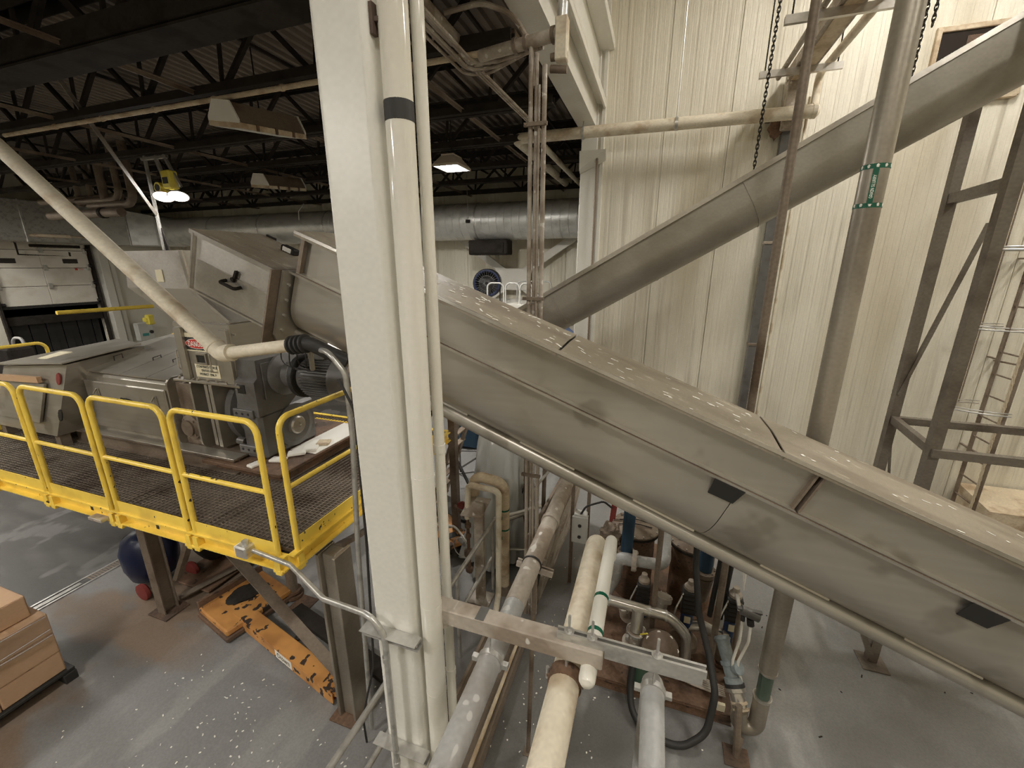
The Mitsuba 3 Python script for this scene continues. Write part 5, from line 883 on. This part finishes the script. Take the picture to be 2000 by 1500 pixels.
for i, x in enumerate((.88, .98)): part(k, 'hose', tube([(x, 4.05, 2.1), (x - .03, 4.05, 1.4), (x - .07, 4.0, .6)], .025, 10), 'black_rubber')
for i in range(4): part(k, 'cable', tube([(1.0 + .015 * i, 4.0, 1.9), (.99 + .02 * i, 3.95, 1.5), (1.02, 3.8, 1.15)], .007, 6, .2), 'chip_white')
one('gas_cylinder', J(lathe((.16, 3.42, .12), (0, 0, 1), [(0, .08), (.32, .085), (.38, .06), (.42, .025)], 24)), 'green_paint', 'dark green cylinder standing on the skid behind the light grey pipe', 'cylinder')
one('skid_pole', tube([(.25, 3.75, .12), (.24, 3.78, 2.0)], .026, 12), 'brown_steel', 'thin grey-brown pole standing on the skid between the pumps', 'pole')
k = thing('cable_bundle', 'grey fluted cable bundle and blue plug lying on the skid by the rounded valve cover', 'cable')
for i in range(6): part(k, 'cable', tube([(.5, 3.55 + .02 * i, .18), (.65, 3.5 + .025 * i, .2), (.95, 3.5 + .02 * i, .16)], .01, 6, .1), 'pipe_dirty')
part(k, 'plug', cyl((.4, 3.53, .22), (.5, 3.55, .2), .03), 'blue_paint')
one('rag_heap', blob((-.27, 4.55, .95), (.13, .12, .14), 3, .5, 4, 2.2), 'brown_steel', 'crumpled grey-brown bag slumped beside the left blue hose', 'bag')
one('red_post', bar((-.3, 4.75, .8), (-.24, 4.85, 1.7), .05, .05), 'red_paint', 'red upright bar behind the left blue hose', 'bar', smooth=False)
k = thing('control_box', 'pale grey plastic control box on a thin post left of the pumps', 'box')
part(k, 'body', rb(-.75, -.57, 4.58, 4.68, .74, 1.1, .015), 'grey_plastic'); part(k, 'cover', rb(-.76, -.56, 4.555, 4.58, .73, 1.11, .01), 'grey_plastic'); part(k, 'top_cap', rb(-.74, -.58, 4.57, 4.7, 1.1, 1.13, .008), 'grey_plastic')
for z in (.83, .99): part(k, 'latch', J(cyl((-.66, 4.555, z), (-.66, 4.54, z), .02)), 'black_rubber')
part(k, 'post', J(bx(-.8, -.76, 4.68, 4.72, 0, 1.7), bx(-.6, -.56, 4.68, 4.72, 0, 1.7)), 'brown_steel', smooth=False); part(k, 'cable', tube([(-.66, 4.6, 1.12), (-.6, 4.6, 1.25), (-.4, 4.7, 1.3), (-.3, 4.75, 1.2)], .012, 8, .08), 'black_rubber')

# ================================================================== MIDDLE GROUND LEFT OF THE PUMPS
k = thing('guard_rail', 'grey pipe guard rail running back past the cream column', 'railing')
part(k, 'top_rail', tube([(-1.69, .3, 1.07), (-1.67, 4.25, 1.07)], .024, 14), 'galvanized'); part(k, 'mid_rail', tube([(-1.72, .3, .55), (-1.69, 4.25, .55)], .022, 14), 'galvanized')
for y in (.5, 3.2, 4.2): part(k, 'post', cyl((-1.69, y, 0), (-1.69, y, 1.07), .022, n=12), 'galvanized')
part(k, 'end_bend', tube([(-1.67, 4.25, 1.07), (-1.5, 4.4, 1.07), (-1.2, 4.7, 1.07)], .024, 12, .1), 'galvanized')
k = thing('insulated_loop', 'fat tan insulated pipe bent over like a hook behind the guard rail', 'pipe')
part(k, 'pipe', tube([(-1.55, 4.25, .1), (-1.55, 4.25, 1.58), (-1.95, 4.25, 1.62), (-1.95, 4.25, 1.36)], .065, 22, .13, k=8), 'pipe_insul'); part(k, 'base', lathe((-1.55, 4.25, 0), (0, 0, 1), [(0, .09), (.12, .08)]), 'brown_steel')
for z in (1.22, .95): part(k, 'band', ring((-1.55, 4.25, z), (0, 0, 1), .065, .067, .02), 'green_tape', label='green band')
part(k, 'nipple', J(cyl((-1.95, 4.25, 1.36), (-1.95, 4.25, 1.1), .03), lathe((-1.95, 4.25, 1.2), (0, 0, 1), [(0, .03), (.03, .05), (.06, .03)])), 'rusty')
k = thing('insulated_loop', 'thin cream insulated pipe bent over in front of the fat one', 'pipe')
part(k, 'pipe', tube([(-1.45, 3.55, .05), (-1.56, 4.05, .12), (-1.56, 4.1, 1.55), (-1.96, 4.1, 1.57), (-1.98, 4.1, 1.1)], .036, 18, .07, k=7), 'pipe_cream')
for z in (1.18, .9): part(k, 'band', ring((-1.56, 4.1, z), (0, 0, 1), .036, .038, .018), 'green_tape', label='green band')
k = thing('steam_trap', 'rusty valves and fittings hanging under the thin insulated pipe', 'valve')
part(k, 'pipe', tube([(-1.98, 4.1, 1.12), (-1.97, 4.1, .3)], .02, 10), 'rusty')
for z, r in ((1.0, .04), (.85, .035), (.6, .06), (.35, .045)): part(k, 'fitting', lathe((-1.975, 4.1, z - r), (0, 0, 1), [(0, .02), (r * .5, r), (r * 1.5, r), (2 * r, .02)], 14), 'rusty' if r != .06 else 'brown_steel')
part(k, 'loop_wire', tube([V(-2.08 + .09 * math.cos(t), 4.08, .68 + .13 * math.sin(t)) for t in np.linspace(.3, 5.5, 14)], .006, 6), 'galvanized'); part(k, 'red_handle', blob((-2.1, 4.2, 1.2), (.06, .05, .05), 2, .3, 2), 'red_paint'); part(k, 'side_pipe', tube([(-2.25, 4.3, 1.1), (-2.0, 4.1, 1.1)], .022, 8), 'rusty')
k = thing('bracket_post', 'flat steel post with a shelf bracket carrying the valves', 'post')
part(k, 'post', rb(-1.86, -1.74, 4.02, 4.08, .02, 1.38, .004), 'pipe_dirty', smooth=False); part(k, 'shelf', hexa([(-2.02, 3.98, 1.2), (-1.74, 3.98, 1.22), (-1.7, 4.2, 1.36), (-1.98, 4.2, 1.34), (-2.02, 3.98, 1.21), (-1.74, 3.98, 1.23), (-1.7, 4.2, 1.37), (-1.98, 4.2, 1.35)]), 'pipe_dirty', smooth=False); part(k, 'foot', rb(-1.95, -1.65, 3.92, 4.16, 0, .02, .003), 'pipe_dirty')
k = thing('drip_tray', 'brown floor tray with a cream edge between the guard rail and the grey pipe', 'tray')
part(k, 'pan', J(bx(-1.5, -1.05, 1.0, 3.7, .02, .04), bx(-1.5, -1.47, 1.0, 3.7, .04, .16), bx(-1.08, -1.05, 1.0, 3.7, .04, .16)), 'brown_steel', smooth=False); part(k, 'edge_pipe', tube([(-1.1, 1.0, .2), (-1.1, 3.72, .18)], .018, 12), 'pipe_insul', label='cream pipe along the edge')
k = thing('brown_bin', 'long dirty brown bin behind the dirty grey pipe', 'bin')
bn = [bx(-1.0, -.88, 4.3, 5.7, .0, 1.05), bx(-1.32, -1.0, 4.3, 5.7, .35, .4)]
part(k, 'side', hexa([(-1.12, 4.2, .0), (-1.08, 4.2, .0), (-1.0, 6.2, 0), (-1.04, 6.2, 0), (-.98, 4.2, 1.0), (-.94, 4.2, 1.0), (-.86, 6.2, 1.0), (-.9, 6.2, 1.0)]), 'pipe_dirty', smooth=False); part(k, 'rim', tube([(-.96, 4.2, 1.02), (-.88, 6.2, 1.02)], .03, 10), 'brown_steel'); part(k, 'inner', hexa([(-1.3, 4.3, .0), (-1.26, 4.3, .0), (-1.2, 6.2, 0), (-1.24, 6.2, 0), (-1.26, 4.3, .9), (-1.22, 4.3, .9), (-1.14, 6.2, .9), (-1.18, 6.2, .9)]), 'brown_steel', smooth=False)
k = thing('wrapped_machine', 'machine standing under a sheet of clear plastic film behind the insulated pipes', 'machine')
part(k, 'frame', J(bx(-2.15, -1.65, 4.75, 5.45, 0, .9), bx(-2.05, -1.75, 4.95, 5.35, .9, 1.65)), 'green_paint', smooth=False)
# film: draped sheet with folds
nu, nv = 72, 40; P_ = np.zeros((nv, nu, 3)); seedr = np.random.default_rng(3)
for j in range(nv):
    t = j / (nv - 1)
    for i in range(nu):
        a = -math.pi * .12 + math.pi * 1.35 * i / (nu - 1); sx, sy = .28 + .20 * t ** .7, .30 + .42 * t ** .8
        f = 1 + t * (.13 * math.sin(9 * a + 1.5 * t) + .09 * math.sin(17 * a + 4 * t)) + .3 * (meshkit.fbm(V(a * 2, t * 3, 5.), 3) - .5)
        P_[j, i] = (-1.9 - sx * f * math.cos(a), 5.15 - sy * f * math.sin(a), 1.86 - 1.80 * t + .1 * (meshkit.fbm(V(a * 3, t * 2, 1.), 3) - .5))
top = V(-1.9, 5.15, 1.9); vv = np.vstack([P_.reshape(-1, 3), top]); ff = []
for j in range(nv - 1):
    for i in range(nu - 1): q = j * nu + i; ff += [(q, q + nu, q + 1), (q + 1, q + nu, q + nu + 1)]
for i in range(nu - 1): ff.append((len(vv) - 1, i, i + 1))
one('plastic_sheet', (vv, np.array(ff)), 'plastic_film', 'crumpled translucent plastic sheet draped over the machine behind the insulated pipes', 'sheet', smooth=28)
k = thing('pipe_frame', 'dark frame of posts and small pipes right of the plastic sheet', 'frame')
for x, y, zt in ((-1.5, 4.95, 1.75), (-1.38, 4.75, 1.85), (-1.3, 5.2, 1.7)): part(k, 'post', tube([(x, y, 0), (x + .02, y, zt)], .03, 10), 'brown_steel')
part(k, 'rail', tube([(-1.5, 4.95, .95), (-1.1, 5.3, 1.5)], .02, 8), 'galvanized'); part(k, 'rail', bar((-1.4, 5.4, 1.45), (-.7, 5.5, 1.35), .05, .05), 'brown_steel'); part(k, 'rail', tube([(-1.75, 4.6, .35), (-1.3, 4.7, .38)], .02, 8), 'galvanized'); part(k, 'cable', tube([(-1.5, 5.0, 1.2), (-1.6, 5.0, .9), (-1.48, 4.95, .6), (-1.35, 4.9, .3)], .015, 8, .15), 'black_rubber'); part(k, 'elbow', tube([(-1.62, 4.6, .85), (-1.4, 4.8, .88), (-1.38, 5.0, 1.15)], .03, 10, .1), 'galvanized')
k = thing('folded_frame', 'brown slanted lattice frame standing left behind the column pipes', 'frame')
for y in (5.6, 6.1): part(k, 'stringer', bar((-3.4, y, 0), (-2.75, y, 1.9), .12, .04), 'brown_steel', smooth=False)
for i in range(7): part(k, 'slat', bar((-3.4 + .093 * (i + .5), 5.6, .27 * (i + .5)), (-3.4 + .093 * (i + .5), 6.1, .27 * (i + .5)), .1, .02), 'brown_steel', smooth=False)
k = thing('cart_frame', 'thin grey wheeled frame on the floor between the column and the plastic sheet', 'cart')
for p, q in (((-3.6, 7.0, .05), (-2.6, 6.6, .9)), ((-3.6, 7.0, .5), (-2.4, 7.4, .5)), ((-3.4, 6.4, .3), (-2.5, 6.9, .35)), ((-2.45, 7.4, 0), (-2.45, 7.4, .9)), ((-3.5, 7.0, 0), (-3.5, 7.0, .9))): part(k, 'tube', tube([p, q], .018, 8), 'gear_grey')
one('black_strut', bar((-3.7, 6.4, 1.5), (-2.1, 5.2, .15), .04, .03), 'black_rubber', 'long black bar leaning across behind the insulated pipe loop', 'bar', smooth=False)
one('floor_rail', J(bar((-4.0, 5.6, .03), (-2.2, 5.45, .03), .06, .05), bar((-3.8, 5.3, .02), (-2.2, 5.2, .02), .05, .03)), 'black_rubber', 'dark rails on the floor beyond the orange truck', 'rail', smooth=False)
one('blue_bin', J(rb(-4.3, -3.62, 8.1, 8.8, .05, .95, .03), rb(-4.35, -3.58, 8.05, 8.85, .95, 1.0, .02)), 'blue_hose', 'dark blue bin far back on the floor, seen under the big conveyor', 'bin')
k = thing('drum_truck', 'orange floor truck with black slots behind the column pipes', 'truck')
R45 = rotz(-38)
part(k, 'deck', mv(rb(-.42, .42, -.2, .2, .16, .22, .03), R45, (-2.72, 4.95, 0)), 'orange_paint')
for i in range(3): part(k, 'slot', mv(bx(-.06, .06, -.08, .08, .221, .224), R45, (-2.98 + .19 * i, 5.12 - .15 * i, 0)), 'black_rubber')
for x, y in ((-2.45, 4.7), (-3.0, 5.2), (-2.6, 4.68)): part(k, 'wheel', cyl((x, y, .07), (x + .05, y + .03, .07), .07), 'black_rubber')
part(k, 'drum_end', lathe((-2.38, 4.72, .28), (.8, -.5, 0), [(0, .06), (.12, .06), (.13, .03)], 18), 'pipe_grey'); part(k, 'handle', tube([(-3.0, 5.0, .2), (-2.5, 4.75, .45), (-2.2, 4.6, .3)], .015, 8, .2), 'chip_white')

# ================================================================== FLOOR, LOWER LEFT
k = struct_empty('trim_7', 'slotted trench drain in the floor at the left')
part(k, 'frame', J(bx(-7.08, -7.05, .9, 3.2, 0, .008), bx(-6.93, -6.9, .9, 3.2, 0, .008)), 'galvanized', smooth=False)
for y in np.arange(2.64, 3.2, .035): part(k, 'bar', bx(-7.05, -6.93, y, y + .018, 0, .007), 'brown_steel', smooth=False)
part(k, 'cover_strip', bx(-7.02, -6.96, .9, 2.55, 0, .006), 'galvanized', smooth=False)
k = thing('floor_scrubber', 'dark navy round machine on red wheels standing under the platform', 'scrubber')
part(k, 'tank', lathe((-6.12, 2.95, .1), (0, 0, 1), [(0, .18), (.03, .25), (.2, .3), (.42, .31), (.58, .26), (.66, .14), (.68, .03)], 30), 'navy_plastic', smooth=70); part(k, 'lid', J(rb(-6.27, -5.92, 2.85, 3.15, .66, .76, .04)), 'black_rubber')
part(k, 'stripe', lathe_open((-6.12, 2.95, .56), (0, 0, 1), [(0, .282), (.018, .276)], 30), 'bright_yellow', label='yellow stripe')
part(k, 'handle', tube([(-6.3, 3.1, .6), (-6.35, 3.15, 1.0), (-6.0, 3.3, 1.15), (-5.85, 3.2, .7)], .018, 8, .1), 'black_rubber'); part(k, 'spout', bar((-6.5, 2.8, .3), (-6.38, 2.85, .32), .04, .03), 'black_rubber')
for x, y in ((-5.88, 2.70), (-5.72, 3.2)): part(k, 'wheel', lathe((x, y - .03, .1), (0, -1, 0), [(-.02, .09), (0, .11), (.04, .11), (.05, .08), (.05, .02)], 22), 'red_paint', label='red wheel')
part(k, 'rear_body', blob((-5.7, 3.5, .45), (.28, .28, .4), 3, .1, 2), 'black_rubber')
k = thing('pallet_jack', 'worn orange pallet jack with its fork pointing to the right under the platform', 'pallet jack')
fp, fq = V(-4.08, 2.74, .14), V(-2.55, 2.40, .12); fd_ = unit(fq - fp); fs = V(-fd_[1], fd_[0], 0)
R_ = np.stack([fd_, fs, V(0, 0, 1)], 1); LF = np.linalg.norm(fq - fp)
prof = [(-.35, -.085), (LF - .1, -.085), (LF + .02, -.04), (LF + .04, 0), (LF + .02, .04), (LF - .1, .085), (-.35, .085)]
part(k, 'fork', mv(ext(Polygon(prof), (0, 0, 0), (1, 0, 0), (0, 1, 0), (0, 0, 1), .055), R_, fp + V(0, 0, -.03)), 'orange_paint', smooth=False); part(k, 'fork_side', mv(J(bx(-.3, LF - .05, -.09, -.08, -.11, .02), bx(-.3, LF - .05, .08, .09, -.11, .02)), R_, fp), 'orange_paint', smooth=False)
fq2 = V(0, .42, 0)
part(k, 'fork', mv(ext(Polygon(prof), (.55, .36, 0), (1, 0, 0), (0, 1, 0), (0, 0, 1), .05), R_ , fp + V(0, 0, -.05)), 'dark_steel', smooth=False)
part(k, 'head', mv(rb(-.75, -.1, -.26, .5, -.06, .02, .015), R_, fp), 'orange_paint', smooth=False); part(k, 'base_skirt', mv(rb(-.78, -.08, -.28, .52, -.12, -.06, .01), R_, fp), 'rusty', smooth=False); part(k, 'back_lip', mv(rb(-.78, -.74, -.26, .5, -.06, .1, .01), R_, fp), 'rusty', smooth=False); part(k, 'grime', mv(blob((-.5, .15, .03), (.14, .2, .025), 2, .5, 5), R_, fp), 'dark_steel')
part(k, 'label', mv(bx(.55, .85, -.0925, -.0905, -.1, 0), R_, fp), 'chip_white', smooth=False, label='worn white label')
tm = text('Crown', .055, (0, 0, 0), (1, 0, 0), (0, 0, 1), True, .0008); part(k, 'lettering', mv((tm[0] + V(.58, -.093, -.075), tm[1]), R_, fp), 'brown_steel', smooth=False)
part(k, 'load_wheel', mv(cyl((LF - .12, -.05, -.07), (LF - .12, .05, -.07), .05), R_, fp), 'red_paint'); part(k, 'rod_eye', mv(ring((.62, .14, -.02), (0, 0, 1), .02, .04, .02), R_, fp), 'dark_steel'); part(k, 'drive_wheel', mv(cyl((-.5, -.1, -.06), (-.5, .3, -.06), .055), R_, fp), 'black_rubber')
# pallet of cartons
k = thing('black_pallet', 'black plastic pallet under the carton stack at the lower left', 'pallet')
part(k, 'top_deck', rb(-6.45, -5.36, .25, 1.72, .10, .13, .004), 'black_rubber', smooth=False)
for y in (.25, .93, 1.62): part(k, 'runner', rb(-6.45, -5.34, y, y + .1, 0, .1, .004), 'black_rubber', smooth=False)
ci = 0
rows_ = ('bottom row', 'second row', 'third row', 'top row')
for iz in range(4):
    z0 = .131 + .232 * iz
    ys_ = (.30, .76, 1.22, 1.68) if iz % 2 == 0 else (.30, .72, 1.18, 1.68)
    if iz == 3: ys_ = (.36, .82, 1.24, 1.62)
    for ix, (x0, x1) in enumerate(((-5.87, -5.40), (-6.38, -5.89))):
        for iy in range(3):
            off = .0 if iz < 3 else -.1
            kk = thing('carton', 'brown carton, %s of the stack, %s, %s' % (rows_[iz], ('open side', 'hidden side')[ix], ('near end', 'middle', 'far end')[iy]), 'carton', 'cartons on the black pallet')
            xa, xb, y0, y1 = x0 + off, x1 + off, ys_[iy] + .004, ys_[iy + 1] - .004
            part(kk, 'box', mv(rb(xa, xb, y0, y1, z0, z0 + .228, .006), None, (rng.normal(0, .003), 0, 0)), 'cardboard', smooth=False)
            part(kk, 'tape', bx(xa + .0, xb, (y0 + y1) / 2 - .025, (y0 + y1) / 2 + .025, z0 + .2281, z0 + .2287), 'tape_clear', smooth=False)
            if ix == 0: part(kk, 'flap', J(bx(xb + .0005, xb + .004, y0 + .012, y1 - .012, z0 + .012, z0 + .222)), 'cardboard', smooth=False)
# loose film band round the stack
fm = []
for i in range(3):
    pts_ = [V(-5.38 + .004 * math.sin(9 * t + i), .3 + 1.36 * t, (.60, .645, .80)[i] + .012 * math.sin(5 * t + 2 * i)) for t in np.linspace(0, 1, 30)]
    fm.append(tube(pts_, .0035, 5))
kf = thing('stretch_film', 'clear stretch film wrapped round the upper cartons of the stack', 'film')
part(kf, 'rope_edge', J(*fm), 'plastic_film', kind='stuff')
nu_, nv_ = 60, 10; Q_ = np.array([(-5.385 + .010 * (meshkit.fbm(V(i * .35, j * .9, 2.), 3) - .3), .30 + 1.37 * i / (nu_ - 1), .56 + .30 * j / (nv_ - 1)) for j in range(nv_) for i in range(nu_)])
part(kf, 'band', (Q_, np.array([t for j in range(nv_ - 1) for i in range(nu_ - 1) for q in (j * nu_ + i,) for t in ((q, q + 1, q + nu_), (q + 1, q + nu_ + 1, q + nu_))])), 'sight_glass', smooth=60)
# litter on the floor
lt = []
for i in range(420):
    c = rng.integers(0, 4)
    if c == 0: x, y = rng.normal(-3.2, .7), rng.normal(1.9, .35)
    elif c == 1: x, y = rng.normal(-1.9, .4), rng.normal(1.6, .5)
    elif c == 2: x, y = rng.uniform(-5, 1.6), rng.uniform(.9, 3.3)
    else: x, y = rng.normal(-.6, .35), rng.normal(3.2, 1.0)
    if -1.4 < x < -1.0 and 1.5 < y < 1.9: continue
    a, L, w = rng.uniform(0, 3), rng.uniform(.003, .012), rng.uniform(.002, .007); lt.append(mv(bx(-L, L, -w, w, .0005, .003), rotz(math.degrees(a)), (x, y, 0)))
one('floor_flakes', J(*lt), 'chip_white', 'white flakes littered on the grey floor around the column', 'flakes', kind='stuff', smooth=False)
dk = []
for i in range(40):
    x, y, a, L = rng.uniform(1.2, 4.5), rng.uniform(2.4, 5.5), rng.uniform(0, 180), rng.uniform(.006, .02); dk.append(mv(bx(-L, L, -.005, .005, .0005, .004), rotz(a), (x, y, 0)))
one('floor_crumbs', J(*dk), 'dark_steel', 'small dark crumbs scattered on the floor right of the pumps', 'crumbs', kind='stuff', smooth=False)
